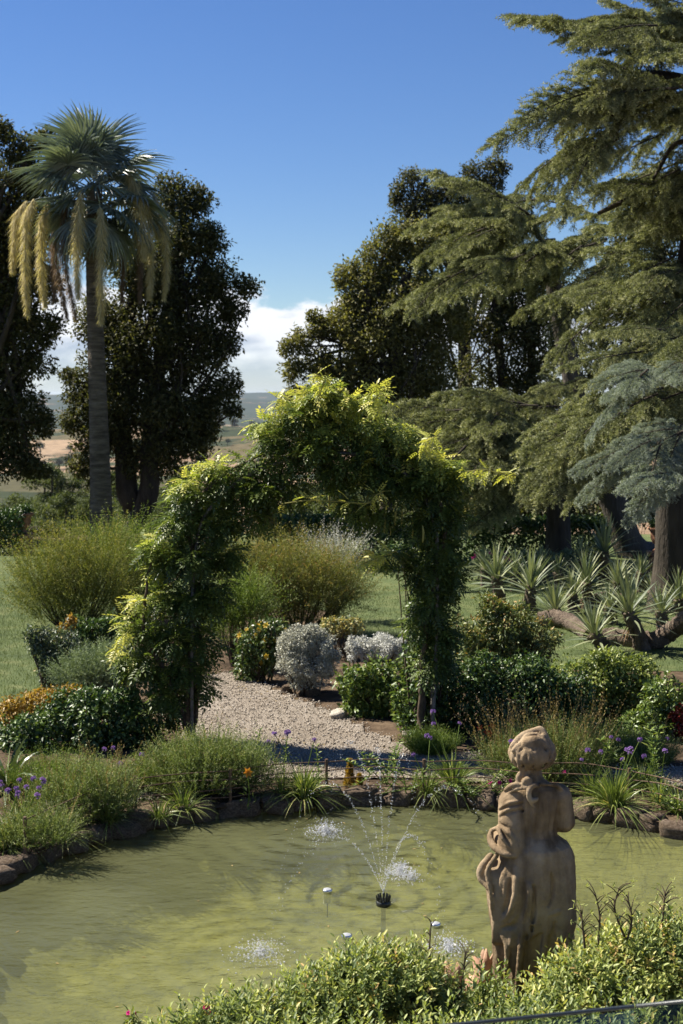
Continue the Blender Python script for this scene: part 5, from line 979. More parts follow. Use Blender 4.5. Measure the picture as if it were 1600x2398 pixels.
def drops(mb, P, s):
    n = len(P); r = rng_(n); inst(mb, OV, OF, P, rdir(r, n), rdir(r, n), s)
def fountain():
    root = thing('fountain_nozzle', 'dark crown-shaped fountain nozzle standing in the pond', 'fountain', (NOZ[0], NOZ[1], 0)); root.scale = (.62, .62, .75); b = MB(); lathe(b, [(0, -.02), (.05, -.02), (.085, .0), (.09, .035), (.075, .05), (0, .055)], 22); b.build('nozzle_body', M['nozzle'], root, smooth=True)
    for ring, k, h in ((.07, 13, .06), (.04, 8, .075), (0.0, 1, .085)):
        for i in range(k):
            a = i*2*math.pi/k; p = np.array([ring*math.cos(a), ring*math.sin(a), .04]); m = MB(); tube(m, [p, p+np.array([math.cos(a)*.01, math.sin(a)*.01, h*.6]), p+np.array([math.cos(a)*.018, math.sin(a)*.018, h])], [.011, .009, .005], 6); m.build('jet_tip', M['nozzle'], root)
    s = MB(); tube(s, [(0, 0, -.55), (0, 0, -.02)], .03, 10); s.build('pipe', M['nozzle'], root); l = MB()
    for a in (0.4, 2.5, 4.6): tube(l, [(0, 0, -.2), (math.cos(a)*.14, math.sin(a)*.14, -.5)], .01, 6)
    l.build('tripod', M['nozzle'], root)
fountain()
def jet(label, tpx, tpy, dst, top, seed):
    r = rng_(seed); n = 420; a = NOZ+np.array([0, 0, .1]); d = np.array(dst); ap = at_y(tpx, tpy, NOZ[1]+(d[1]-NOZ[1])*.4); t = np.linspace(.0, 1, n)+r.normal(size=n)*.003; h = top
    P = a*(1-t)[:, None]+d*t[:, None]; P[:, 2] = .1*(1-t)+4*h*t*(1-t); P += r.normal(size=(n, 3))*(.0015+.016*t[:, None]); keep = (r.random(n) > np.clip(t*1.25, .1, .8)); P = P[keep]; tt = t[keep]
    mb = MB(); drops(mb, P-NOZ, (.0024+.0026*r.random(len(P)))); o = mb.build('water_jet', M['drop']); o.location = NOZ; tag(o, label, 'water jet', 'fountain jets', 'stuff')
def jet_dir(px, py, h, reach): # heading of a jet from the pixel it passes through near its top
    p = at_y(px, py, NOZ[1]+.3); return p
for i, (lb, dst, h) in enumerate([('thin water jet arching away from the statue toward the clipped dome side', NOZ+np.array([-.8, .5, 0]), .8), ('thin water jet curving to the far bank splash', SPLASH[0], .95), ('thin upright central water jet', NOZ+np.array([-.06, 1.0, 0]), 1.0), ('thin water jet leaning gently toward the corner fence post', NOZ+np.array([.32, 1.0, 0]), .95), ('thin water jet bending toward the statue', NOZ+np.array([.95, .6, 0]), .75), ('thin water jet dropping to the splash beside the statue', SPLASH[3], .6), ('thin water jet dropping to the wide splash before the myrtles', SPLASH[2], .6)]): jet(lb, 0, 0, dst, h, 370+i)
def splash(label, c, w, n, seed):
    n = int(n*1.7); r = rng_(seed); a = r.random(n)*6.283; q = np.abs(r.normal(size=n))*.5; P = np.c_[np.cos(a)*q*w, np.sin(a)*q*w*1.3, np.abs(r.normal(size=n))*.05*np.exp(-q)+.004]; mb = MB(); drops(mb, P, .0025+.006*r.random(n)**2.5)
    o = mb.build('water_splash', M['drop']); o.location = (c[0], c[1], 0); tag(o, label, 'splash', 'splashes of the fountain', 'stuff')
splash('splash where a jet lands near the far bank', SPLASH[0], .2, 520, 380); splash('splash landing close beside the fountain nozzle', SPLASH[1], .17, 520, 381); splash('wide splash near the clipped shrub leaves', SPLASH[2], .24, 420, 382); splash('splash beside the statue', SPLASH[3], .18, 420, 383)
splash('small second splash off the nozzle toward the statue', on_z(962, 2062, 0), .08, 160, 384)
def lamp(label, px, py):
    c = on_z(px, py, 0); root = thing('pond_lamp', label, 'pond lamp', (c[0], c[1], 0), 'steel pond lamps'); root.scale = (.62, .62, .8); b = MB(); lathe(b, [(0, -.1), (.035, -.1), (.045, -.02), (.06, .012), (.062, .03), (.05, .034)], 20); hs = b.build('housing', M['steel'], root, smooth=True); g = MB(); lathe(g, [(.05, .0335), (.03, .04), (0, .042)], 20); g.build('lens', M['drop'], hs, smooth=True); s = MB(); tube(s, [(0, 0, -.24), (0, 0, -.09)], .008, 6); s.build('stalk', M['nozzle'], root)
lamp('small steel pond lamp between the nozzle and the far bank', 767, 2090); lamp('small steel pond lamp before the nozzle, above the front shrubs', 812, 2197); lamp('small steel pond lamp beside the statue', 1020, 2170)
def fallen():
    r = rng_(390); n = 46; a = r.random(n)*6.283; q = np.sqrt(r.random(n))*.93; R_ = pond_r(a)*q; P = np.c_[PC[0]+np.cos(a)*R_, PC[1]+np.sin(a)*R_, np.full(n, .004)]; i = r.choice(np.flatnonzero(pok.ravel()), 120); Q = np.c_[pX.ravel()[i]+r.normal(size=120)*.05, pY.ravel()[i]+r.normal(size=120)*.05, np.full(120, G+.04)]
    mb = MB(); leaves(mb, P, rdir(r, n)*np.array([1, 1, .05]), np.repeat([UP], n, 0), .028+.02*r.random(n), .016, r.random(n), fold=.05); leaves(mb, Q, rdir(r, 120)*np.array([1, 1, .1]), UP+.4*rdir(r, 120), .03+.025*r.random(120), .018, r.random(120)*.7); tag(mb.build('fallen_leaves', M['dry']), 'scattered dry leaves afloat on the pond and over the gravel', 'leaves', kind='stuff')
fallen()

# ------------------------------------------------------------------ statue
def surface_nets(D, org, h):
    nx, ny, nz = D.shape; S = D < 0
    c = [(a, b, e) for a in (0, 1) for b in (0, 1) for e in (0, 1)]; sl = lambda A, o: A[o[0]:nx-1+o[0], o[1]:ny-1+o[1], o[2]:nz-1+o[2]]
    cnt = sum(sl(S, o).astype(np.int8) for o in c); act = (cnt > 0) & (cnt < 8); idx = np.full(act.shape, -1); idx[act] = np.arange(act.sum()); I = np.argwhere(act)
    acc = np.zeros((len(I), 3)); num = np.zeros(len(I))
    for i in range(8):
        for j in range(i+1, 8):
            a, b = np.array(c[i]), np.array(c[j])
            if np.abs(a-b).sum() != 1: continue
            da = D[tuple((I+a).T)]; db = D[tuple((I+b).T)]; m = (da < 0) != (db < 0); t = (da/(da-db+1e-12))[:, None]; acc[m] += (a+(b-a)*t)[m]; num[m] += 1
    V = (I+acc/num[:, None])*h+org; F = []
    for ax in range(3):
        o = [0, 0, 0]; o[ax] = 1; A, B = S[:nx-o[0], :ny-o[1], :nz-o[2]], S[o[0]:, o[1]:, o[2]:]; E = np.argwhere(A != B); u, w = [k for k in range(3) if k != ax]
        E = E[(E[:, u] > 0) & (E[:, w] > 0) & (E[:, u] < act.shape[u]) & (E[:, w] < act.shape[w]) & (E[:, ax] < act.shape[ax])]
        if not len(E): continue
        def g(du, dw): q = E.copy(); q[:, u] -= du; q[:, w] -= dw; return idx[tuple(q.T)]
        Q = np.stack([g(0, 0), g(1, 0), g(1, 1), g(0, 1)], 1); flip = A[tuple(E.T)]; flip = ~flip if ax == 1 else flip; Q[flip] = Q[flip][:, ::-1]; F.append(Q)
    F = np.concatenate(F); F = F[(F >= 0).all(1)]; return V, F[:, ::-1]
def statue():
    sc = .95; base = at_y(1232, 2378, 7.42); h = .0074; xs, ys, zs = np.arange(-.33, .31, h), np.arange(-.28, .32, h), np.arange(-.03, 1.78, h); X, Y, Z = np.meshgrid(xs.astype(np.float32), ys.astype(np.float32), zs.astype(np.float32), indexing='ij')
    def pl(px, py, yl=-.05): return (at_y(px, py, base[1]+yl*sc)-base)/sc                    # photo pixel -> statue space on the plane y = yl
    def smin(a, b, k): q = np.clip(.5+.5*(b-a)/k, 0, 1); return b*(1-q)+a*q-k*q*(1-q)
    def ell(c, r): q = np.sqrt(((X-c[0])/r[0])**2+((Y-c[1])/r[1])**2+((Z-c[2])/r[2])**2); return (q-1)*min(r)
    def near(pts, rad):                                                                       # bounding block, so small features stay cheap
        p = np.array(pts); lo, hi = p.min(0)-rad, p.max(0)+rad; i = [slice(max(0, int((lo[k]-a[0])/h)), max(1, int((hi[k]-a[0])/h)+2)) for k, a in enumerate((xs, ys, zs))]; return tuple(i)
    def cone(a, b, ra, rb, s=None):
        x, y, z = (X, Y, Z) if s is None else (X[s], Y[s], Z[s]); a, b = np.array(a), np.array(b); d = b-a; t = np.clip(((x-a[0])*d[0]+(y-a[1])*d[1]+(z-a[2])*d[2])/max(np.dot(d, d), 1e-9), 0, 1)
        return np.sqrt((x-a[0]-t*d[0])**2+(y-a[1]-t*d[1])**2+(z-a[2]-t*d[2])**2)-(ra+(rb-ra)*t)
    def chain(D, pts, r, k):
        pts = spline(pts, max(len(pts)*4, 6)); rr = np.interp(np.linspace(0, 1, len(pts)), np.linspace(0, 1, len(r)), r) if isinstance(r, (list, tuple)) else np.full(len(pts), r)
        for i in range(len(pts)-1):
            s = near(pts[i:i+2], rr.max()+k*2+.01)
            if D[s].size: D[s] = smin(D[s], cone(pts[i], pts[i+1], rr[i], rr[i+1], s), k)
        return D
    def cut(D, pts, r, k=.006):
        pts = spline(pts, max(len(pts)*4, 6)); n = len(pts); G_ = np.full(D.shape, 1.0, np.float32)
        for i in range(n-1):
            w = r*(.35+.65*math.sin(math.pi*(i+.5)/n)); s = near(pts[i:i+2], r+k*2+.01)
            if D[s].size: G_[s] = np.minimum(G_[s], cone(pts[i], pts[i+1], w, w, s))
        return -smin(-D, G_, k)
    rows = [(2378, 1160, 1302), (2312, 1157, 1318), (2260, 1158, 1332), (2223, 1158, 1338), (2191, 1157, 1335), (2159, 1154, 1345), (2127, 1150, 1344), (2080, 1146, 1341), (2040, 1150, 1340), (2000, 1170, 1337), (1975, 1188, 1328), (1957, 1203, 1308), (1945, 1210, 1299), (1920, 1207, 1302), (1890, 1200, 1312), (1862, 1195, 1318), (1845, 1200, 1308), (1832, 1214, 1286), (1820, 1222, 1270)]
    zt, at, ct = [], [], []
    for py, l, r_ in rows: p, q = pl(l, py, 0), pl(r_, py, 0); zt.append(p[2]); at.append((q[0]-p[0])/2); ct.append((q[0]+p[0])/2)
    ZN = zt[-1]; ZW = zt[12]; bt = np.interp(zt, [0, .35, .75, ZW-.06, ZW, ZW+.14, ZW+.24, ZN], [.15, .165, .185, .15, .10, .115, .10, .05])
    a = np.interp(Z, zt, at); b = np.interp(Z, zt, bt); c = np.interp(Z, zt, ct); th = np.arctan2(X-c, -Y); D = ((np.sqrt(((X-c)/a)**2+(Y/b)**2)-1)*np.minimum(a, b)).astype(np.float32)
    low = 1-sstep(Z, ZW-.10, ZW-.01); amp = .004+.012*(1-sstep(Z, .1, ZW-.1))
    def ridge(u): return 1-2*np.abs(np.sin(u))**.7
    D = D-low*amp*(.8*ridge(th*3.1+.8*np.sin(Z*4+.6)+.3)+.5*ridge(th*6.3+1.1*np.sin(Z*5)+Z*2))
    D = D-.005*(1-low)*np.sin(th*17+Z*5)*sstep(Z, ZW, ZW+.03)*(1-sstep(Z, ZW+.16, ZW+.24))
    hem = .47+.05*np.sin(th*2.1+1.2)+.02*np.sin(th*5+1); D = D-.018*sstep(Z, hem, hem+.016)*low
    D = D-.008*np.exp(-((Z-ZW-.002)/.012)**2); D = np.maximum(D, Z-ZN-.004).astype(np.float32)
    def su(px, py, o=0.0):
        q = pl(px, py, -.1); bb = np.interp(q[2], zt, bt); aa = np.interp(q[2], zt, at); cc = np.interp(q[2], zt, ct); yy = -bb*math.sqrt(max(.03, 1-((q[0]-cc)/aa)**2)); q = pl(px, py, yy); return (q[0], yy-o, q[2])
    for pts, r in [([(1233, 2060), (1241, 2086), (1232, 2130), (1228, 2156)], [.006, .02, .017, .006]), ([(1225, 2168), (1220, 2216), (1213, 2290), (1210, 2350)], [.006, .018, .018, .02]), ([(1194, 2012), (1176, 2064), (1162, 2127), (1160, 2185), (1163, 2300)], [.014, .018, .02, .016, .018]),
                   ([(1207, 2030), (1209, 2062), (1204, 2105), (1190, 2140), (1168, 2160)], [.01, .017, .017, .016, .012]), ([(1186, 2010), (1184, 2060), (1178, 2110)], [.01, .012, .006]), ([(1258, 2000), (1262, 2060), (1255, 2100)], [.004, .010, .004]), ([(1305, 1985), (1318, 2050), (1312, 2110)], [.006, .016, .006]),
                   ([(1340, 2120), (1318, 2128), (1292, 2138), (1262, 2146)], [.014, .014, .013, .006]), ([(1322, 2150), (1316, 2220), (1308, 2300)], [.012, .02, .018]), ([(1280, 2165), (1272, 2230), (1262, 2320)], [.01, .016, .018]), ([(1175, 2185), (1188, 2225), (1184, 2290)], [.008, .016, .012])]:
        D = chain(D, [su(*p, .007) for p in pts], [q*1.1 for q in r], .006)
    for pts, r in [([(1222, 2062), (1226, 2110), (1216, 2150)], .016), ([(1248, 2075), (1250, 2120), (1244, 2180)], .014), ([(1196, 2060), (1190, 2110), (1180, 2135)], .012), ([(1178, 2172), (1205, 2165), (1214, 2150)], .014), ([(1206, 2200), (1200, 2260), (1196, 2330)], .018), ([(1236, 2190), (1238, 2260), (1236, 2330)], .018), ([(1288, 2040), (1294, 2080), (1284, 2120)], .012), ([(1298, 2160), (1292, 2220), (1284, 2300)], .018)]:
        D = cut(D, [su(*p, .008) for p in pts], r, .016)
    # cloth bunched at the hip
    e = pl(1140, 2045, .0); D = smin(D, ell((e[0]+.035, .0, e[2]), (.06, .10, .075)), .025); D = chain(D, [pl(1150, 2004, -.04), pl(1128, 2036, -.03), pl(1130, 2058, -.03), pl(1150, 2085, -.08)], [.018, .022, .022, .012], .012)
    D = chain(D, [pl(1168, 1996, -.09), pl(1142, 2040, -.09), pl(1150, 2090, -.11), pl(1154, 2150, -.09)], [.012, .014, .012, .008], .008)
    # shoulders and sleeves
    sl, sr = pl(1205, 1862, 0), pl(1308, 1862, 0); D = smin(D, ell(sl, (.062, .07, .06)), .03); D = smin(D, ell(sr, (.07, .075, .065)), .03)
    el_ = pl(1199, 1972, -.07); A = pl(1200, 1880, -.02); arm = smin(cone(A, el_, .078, .078), ell(pl(1203, 1985, -.07), (.07, .07, .05)), .03); D = smin(D, arm.astype(np.float32), .006)
    fw = pl(1163, 1962, .09); D = smin(D, cone(el_+np.array([0, .0, -.02]), fw, .064, .055).astype(np.float32), .008); D = chain(D, [fw, pl(1196, 1915, .2)], [.04, .03], .01)
    def asf(px, py, k=.079): q = pl(px, py, -.1); dx = np.clip(q[0]-el_[0], -k*.97, k*.97); yy = np.interp(q[2], [el_[2], A[2]], [el_[1], A[1]])-math.sqrt(max(k*k-dx*dx, 1e-5)); q = pl(px, py, yy); return (q[0], yy, q[2])
    for pts in [[(1168, 1899), (1190, 1888), (1222, 1882)], [(1166, 1918), (1185, 1905), (1216, 1898), (1232, 1902)], [(1167, 1926), (1190, 1940), (1210, 1958), (1216, 1980)], [(1180, 1872), (1200, 1866), (1224, 1866)], [(1170, 1945), (1186, 1962), (1196, 1984)]]: D = cut(D, [asf(*p) for p in pts], .0085, .008)
    for pts in [[(1170, 1893), (1194, 1880), (1222, 1876)], [(1168, 1910), (1190, 1896), (1226, 1890)], [(1169, 1935), (1192, 1950), (1206, 1972)]]: D = chain(D, [asf(*p) for p in pts], [.005, .009, .004], .008)
    D = chain(D, [pl(1150, 1946, .0), pl(1149, 1968, -.03), pl(1162, 1988, -.10), pl(1186, 2002, -.14), pl(1208, 2004, -.14)], [.014, .018, .018, .016, .01], .007); D = chain(D, [pl(1152, 1944, -.0), pl(1166, 1941, -.09), pl(1176, 1962, -.135), pl(1190, 1984, -.145)], [.012, .011, .010, .006], .006)
    D = cut(D, [pl(1236, 1862, -.118), pl(1235, 1900, -.122), pl(1233, 1950, -.125), pl(1234, 1990, -.14)], .012, .010)
    ra, rb = pl(1312, 1876, 0), pl(1318, 1922, .02); D = smin(D, cone(ra, rb, .07, .066).astype(np.float32), .012); D = smin(D, ell(pl(1317, 1925, .02), (.064, .07, .045)), .02); D = chain(D, [rb+np.array([0, .05, 0]), pl(1272, 1905, .2)], [.045, .03], .01)
    D = cut(D, [pl(1298, 1850, -.10), pl(1299, 1890, -.105), pl(1297, 1935, -.10)], .010, .010)
    for px in (1308, 1320, 1331): D = cut(D, [pl(px-2, 1875, -.07), pl(px+1, 1905, -.065), pl(px-1, 1935, -.055)], .006, .008)
    for hx, s_ in ((-.05, 1), (.09, -1)):
        hz_ = pl(1230, 1905, .2)[2]; D = smin(D, ell((hx, .205, hz_), (.035, .02, .04)), .015)
        for i in range(4): D = chain(D, [(hx+s_*.015, .21, hz_+.025-.018*i), (hx+s_*.05, .222, hz_+.03-.018*i), (hx+s_*(.07-.006*abs(i-1)), .212, hz_+.025-.018*i)], [.0095, .009, .008], .006)
        D = chain(D, [(hx, .2, hz_+.03), (hx+s_*.02, .212, hz_+.055), (hx+s_*.035, .217, hz_+.06)], [.011, .01, .008], .008)
    # neck and head
    n0, n1 = pl(1243, 1830, 0), pl(1246, 1795, .005); D = smin(D, cone(n0, n1, .062, .056).astype(np.float32), .02); HX, HY, HZ = pl(1246, 1758, .01)
    hd = ell((HX, HY+.012, HZ), (.085, .098, .115)); hd = smin(hd, ell((HX, HY+.05, HZ-.055), (.055, .05, .05)), .03); hd = smin(hd, cone((HX, HY+.103, HZ+.01), (HX, HY+.126, HZ-.025), .010, .014), .015)
    for s_ in (-1, 1): hd = np.maximum(hd, -ell((HX+s_*.035, HY+.113, HZ+.018), (.02, .016, .011))); hd = smin(hd, ell((HX+s_*.035, HY+.094, HZ+.015), (.015, .013, .010)), .004)
    for dz in (-.058, -.07): hd = smin(hd, cone((HX-.019, HY+.106, HZ+dz), (HX+.019, HY+.106, HZ+dz), .009, .009), .007)
    D = smin(D, hd.astype(np.float32), .012)
    aa = np.arctan2(X-HX, -(Y-HY)); hair = ell((HX, HY-.016, HZ+.01), (.105, .101, .099)); hair = np.maximum(hair, Y-HY-.07); hair = np.maximum(hair, HZ-.08-Z-.25*(Y-HY)); hair = hair-.009*ridge(aa*5+Z*20+np.sin(Z*40)*.6); D = smin(D, hair.astype(np.float32), .010)
    r = rng_(400)
    for i in range(22):                                                                         # waved strands combed down to the nape
        s_ = -2.0+4.0*i/21; w = .10*r.normal(); q = [(HX+R_*math.sin(s_*k+w*m), HY-.016-R_*.96*math.cos(s_*k+w*m), HZ+z_) for R_, k, m, z_ in ((.088, 1.0, 0, .072), (.112, 1.0, 1.6, .03), (.119, .98, -1.6, -.008), (.115, .93, 1.6, -.045), (.09, .85, 0, -.08))]
        D = chain(D, q, [.008, .010+.006*r.random(), .013+.006*r.random(), .012, .008], .0015)
    bun = pl(1248, 1742, -.08); D = smin(D, ell(bun+np.array([0, -.002, 0]), (.068, .034, .046)), .004)
    D = chain(D, [pl(1200, 1748, -.05), pl(1222, 1724, -.03), pl(1252, 1712, -.01), pl(1268, 1712, -.01), pl(1284, 1738, -.04), pl(1296, 1762, -.03)], [.016, .018, .018, .022, .018, .016], .004); D = chain(D, [pl(1202, 1758, -.07), pl(1222, 1738, -.07), pl(1236, 1724, -.05), pl(1258, 1718, -.04)], [.012, .014, .013, .010], .003); D = chain(D, [pl(1270, 1724, -.05), pl(1282, 1744, -.07), pl(1290, 1768, -.06)], [.013, .014, .011], .003); D = chain(D, [pl(1262, 1722, -.045), pl(1274, 1736, -.06), pl(1278, 1752, -.08)], [.012, .016, .010], .004)
    def nb(px, py, yl=-.07): return pl(px, py, yl)
    for pts, rr in [([nb(1222, 1780), nb(1218, 1794), nb(1225, 1804, -.065), nb(1216, 1816, -.065), nb(1212, 1828, -.07)], [.013, .015, .014, .014, .010]), ([nb(1242, 1776, -.09), nb(1238, 1790, -.075), nb(1243, 1802, -.065), nb(1232, 1814, -.065), nb(1234, 1826, -.085)], [.012, .015, .014, .014, .013]), ([nb(1252, 1774, -.09), nb(1254, 1788, -.08), nb(1248, 1800, -.07)], [.012, .013, .008]), ([nb(1228, 1782), nb(1230, 1800, -.06), nb(1222, 1818, -.07), nb(1210, 1834, -.075)], [.010, .012, .011, .008]),
                   ([nb(1226, 1842, -.10), nb(1230, 1828, -.105), nb(1240, 1824, -.11), nb(1240, 1838, -.115), nb(1228, 1846, -.115)], [.010, .014, .015, .013, .009]), ([nb(1262, 1843, -.12), nb(1252, 1838, -.122), nb(1242, 1846, -.125), nb(1238, 1860, -.13), nb(1243, 1874, -.13), nb(1256, 1873, -.13), nb(1260, 1868, -.125)], [.009, .015, .014, .013, .013, .011, .007]), ([nb(1243, 1872, -.125), nb(1246, 1884, -.125), nb(1252, 1890, -.12)], [.011, .009, .004]),
                   ([nb(1184, 1850, -.03), nb(1202, 1838, -.07), nb(1228, 1836, -.09)], [.012, .013, .010]), ([nb(1190, 1858, -.05), nb(1210, 1848, -.085), nb(1232, 1846, -.10)], [.007, .009, .007]), ([nb(1266, 1836, -.08), nb(1290, 1836, -.08), nb(1310, 1844, -.06), nb(1326, 1862, -.03)], [.010, .013, .012, .008])]: D = chain(D, pts, rr, .0045)
    D = cut(D, [nb(1266, 1826, -.075), nb(1282, 1828, -.075), nb(1298, 1836, -.06)], .016, .010)
    D = np.minimum(D, np.maximum(np.maximum(np.abs(X)-.23, np.abs(Y)-.22), Z-.03)); D = np.maximum(D, -.02-Z)
    D = D+.0022*(np.sin(X*61+Z*23)*np.sin(Y*57+Z*31)*np.sin(Z*49+X*17))
    V, F = surface_nets(D, np.array([xs[0], ys[0], zs[0]]), h); mb = MB().add(V, F)
    m, t = mat_new('sandstone'); out = nd(t, 'ShaderNodeOutputMaterial'); p = nd(t, 'ShaderNodeBsdfPrincipled', Roughness=.92); p.inputs['Specular IOR Level'].default_value = .2
    tc = nd(t, 'ShaderNodeTexCoord'); n1 = nd(t, 'ShaderNodeTexNoise', Scale=5, Detail=9, Roughness=.65); t.links.new(tc.outputs['Object'], n1.inputs['Vector']); c1 = ramp(t, [(.3, (.16,.115,.07)), (.5, (.31,.23,.142)), (.7, (.44,.345,.225))], n1.outputs[0])
    mpz = nd(t, 'ShaderNodeMapping'); mpz.inputs['Scale'].default_value = (7, 7, 1.1); t.links.new(tc.outputs['Object'], mpz.inputs[0]); n3 = nd(t, 'ShaderNodeTexNoise', Scale=1.2, Detail=6); t.links.new(mpz.outputs[0], n3.inputs['Vector']); c3 = ramp(t, [(.36, (.4,.36,.31)), (.5, (.85,.82,.78)), (.62, (1, 1, 1))], n3.outputs[0])
    mu = nd(t, 'ShaderNodeMix', data_type='RGBA', blend_type='MULTIPLY'); mu.inputs[0].default_value = 1; t.links.new(c1, mu.inputs[6]); t.links.new(c3, mu.inputs[7]); t.links.new(mu.outputs[2], p.inputs['Base Color'])
    n2 = nd(t, 'ShaderNodeTexNoise', Scale=48, Detail=9, Roughness=.75); t.links.new(tc.outputs['Object'], n2.inputs['Vector']); bu = nd(t, 'ShaderNodeBump', Strength=.8, Distance=.012); t.links.new(n2.outputs[0], bu.inputs['Height']); t.links.new(bu.outputs[0], p.inputs['Normal']); t.links.new(p.outputs[0], out.inputs['Surface'])
    root = thing('stone_statue', 'weathered sandstone statue of a draped woman seen from behind', 'statue', base); root.scale = (sc, sc, sc); mb.build('figure', m, root, smooth=True)
    pl_ = MB(); box(pl_, (-.12, 0, -.19), (.85, .56, .318)); pl_.build('plinth', M['tufa'], root)
    return base
SB = statue()
def pot():
    root = thing('broken_pot', 'heap of broken pinkish terracotta shards at the foot of the statue', 'shards', (SB[0]-.24, SB[1]+.0, SB[2]-.03)); r = rng_(410)
    for i in range(22):
        th = np.linspace(-.5, .5, 6)*(.7+.6*r.random()); R = .16; h_ = np.linspace(0, .12+.1*r.random(), 4); V = []
        for rad in (R, R-.014):
            for z in h_:
                for j, t in enumerate(th): V.append((rad*math.cos(t)-R, rad*math.sin(t), z*(1+.25*math.sin(j*2.1+i))))
        F = []
        for s in (0, 24):
            for a in range(3):
                for b in range(5): q = s+a*6+b; F.append([q, q+1, q+7, q+6] if s == 0 else [q, q+6, q+7, q+1])
        for b in range(5): F += [[b, 24+b, 25+b, b+1], [18+b, 19+b, 43+b, 42+b]]
        for a in range(3): F += [[a*6, a*6+6, 30+a*6, 24+a*6], [a*6+5, 29+a*6, 35+a*6, a*6+11]]
        o = MB().add(V, F).build('shard', M['terrapale'], root); o.location = (r.normal()*.075, r.normal()*.09, .02+.15*r.random()); o.rotation_euler = tuple(r.normal(size=3)*1.1)
pot()

# ------------------------------------------------------------------ shrubs in front of the pond
def leaves6(mb, P, D, N, L, W, v, mat=0):
    n = len(P); D = nrm(D); S = nrm(np.cross(D, N)); N = np.cross(S, D); L = L[:, None]; W = W[:, None]; a, b = P+D*L*.28+N*W*.16, P+D*L*.66+N*W*.12; tip = P+D*L-N*L*.06; m = P+D*L*.5-N*W*.05
    V = np.stack([P, a-S*W*.45, b-S*W*.42, tip, b+S*W*.42, a+S*W*.45, m], 1).reshape(-1, 3); k = (np.arange(n)*7)[:, None]; F = np.concatenate([k+np.array(q) for q in ([0, 6, 2, 1], [6, 3, 2, 2], [0, 5, 4, 6], [6, 4, 3, 3])]) if 0 else None
    Q = np.concatenate([k+np.array([0, 1, 2, 6]), k+np.array([0, 6, 4, 5])]); T = np.concatenate([k+np.array([6, 2, 3]), k+np.array([6, 3, 4])]); base = mb.n; mb.add(V, Q, np.repeat(v, 7), mat); mb.F.append(T+base); mb.M.append(np.full(len(T), mat, np.int32))
def front_shrub(label, Y, lobes, n_sh, seed, vmu=.45, group='myrtle shrubs before the pond', twigs=(), fl=()):
    r = rng_(seed); lb = lob(lobes, Y, 1.3); c = np.mean([l[0] for l in lb], 0); base = np.array([c[0], c[1], G]); n_sh = int(n_sh*1.5); root = thing('myrtle_shrub', label, 'shrub', base, group); A = np.array([np.mean(l[1])**2 for l in lb]); li = r.choice(len(lb), n_sh, p=A/A.sum()); C = np.array([l[0] for l in lb])[li]; Rr = np.array([l[1] for l in lb])[li]; o = rdir(r, n_sh); o[:, 2] = np.abs(o[:, 2])*.9-.15
    P = C+o*Rr*(.55+.45*r.random(n_sh))[:, None]-base; D = nrm(UP*.9+o*.5+rdir(r, n_sh)*.35); l = .12+.14*r.random(n_sh); k = 14; tt = np.tile(np.linspace(.05, 1, k), n_sh); ph = np.tile(np.arange(k)*2.4, n_sh)+np.repeat(r.random(n_sh)*6, k); Di = np.repeat(D, k, 0); X = np.repeat(P, k, 0)+Di*(np.repeat(l, k)*tt)[:, None]
    u = nrm(np.cross(Di, [.31, .22, .9])); w = np.cross(Di, u); ra = np.cos(ph)[:, None]*u+np.sin(ph)[:, None]*w; dd = Di*(.45+.7*tt[:, None])+ra+rdir(r, len(X))*.25; Ls = (.034+.022*r.random(len(X)))*(1.1-.4*tt); fm = MB()
    shoot = np.repeat(np.clip(vmu+.2*r.normal(size=n_sh), 0, 1), k); leaves6(fm, X, dd, Di+ra*.1+rdir(r, len(X))*.25, Ls, Ls*.36, np.clip(shoot+.22*(tt-.55)+.07*r.normal(size=len(X)), 0, 1)); stuff(fm.build('foliage', M['front'], root)); sm = MB(); blades(sm, P, D, np.zeros((n_sh, 3)), l, .006, .4, seg=1)
    for L_ in lb:
        for i in range(8): e = L_[0]-base+rdir(r, 1)[0]*L_[1]*.6; b = np.array([e[0]*.7, e[1]*.7, 0]); tube(sm, spline([b, (b+e)*.5, e], 5), np.linspace(.012, .005, 5), 5, cap=False)
    stuff(sm.build('stems', M['twig'], root))
    for tw in twigs:
        m = MB(); S = spline([at_y(a, b, Y)-base for a, b in tw], 16); tube(m, S, np.linspace(.007, .003, 16), 5); lf = MB()
        for i in range(3, 16, 1):
            a = r.random()*6.28; e = S[i]+np.array([math.cos(a)*.07, math.sin(a)*.05, .03+.04*r.random()])*(.6+.6*r.random()); tube(m, spline([S[i], (S[i]+e)/2+np.array([0, 0, .012]), e], 4), np.linspace(.003, .0015, 4), 4); n = 3; leaves6(m, np.repeat([e], n, 0), rdir(r, n)+UP*.2, rdir(r, n), .02+.012*r.random(n), np.full(n, .006), np.full(n, .7), 1)
        m.build('bare_twig', [M['twig'], M['front']], root)
    for (a, b) in fl: link('flower_head', HMP, root, frame(at_y(a, b, Y)-base, (1, 0, 0), UP, .45))
    return root
HMP = HM.copy(); HMP.materials.clear(); HMP.materials.append(M['pink'])
front_shrub('tall myrtle clump with yellowish shoots before the fountain', 6.9, [(850, 2358, 70, 80), (800, 2388, 70, 70), (900, 2358, 70, 90), (960, 2358, 60, 80), (740, 2398, 60, 70)], 620, 420, .5)
front_shrub('lower myrtle clump fading out along the pond with pink blooms', 6.7, [(640, 2464, 70, 70), (580, 2454, 50, 60), (520, 2474, 60, 70), (460, 2494, 60, 60), (400, 2514, 50, 50), (690, 2494, 60, 60)], 560, 421, .42, fl=[(484, 2362), (494, 2376)])
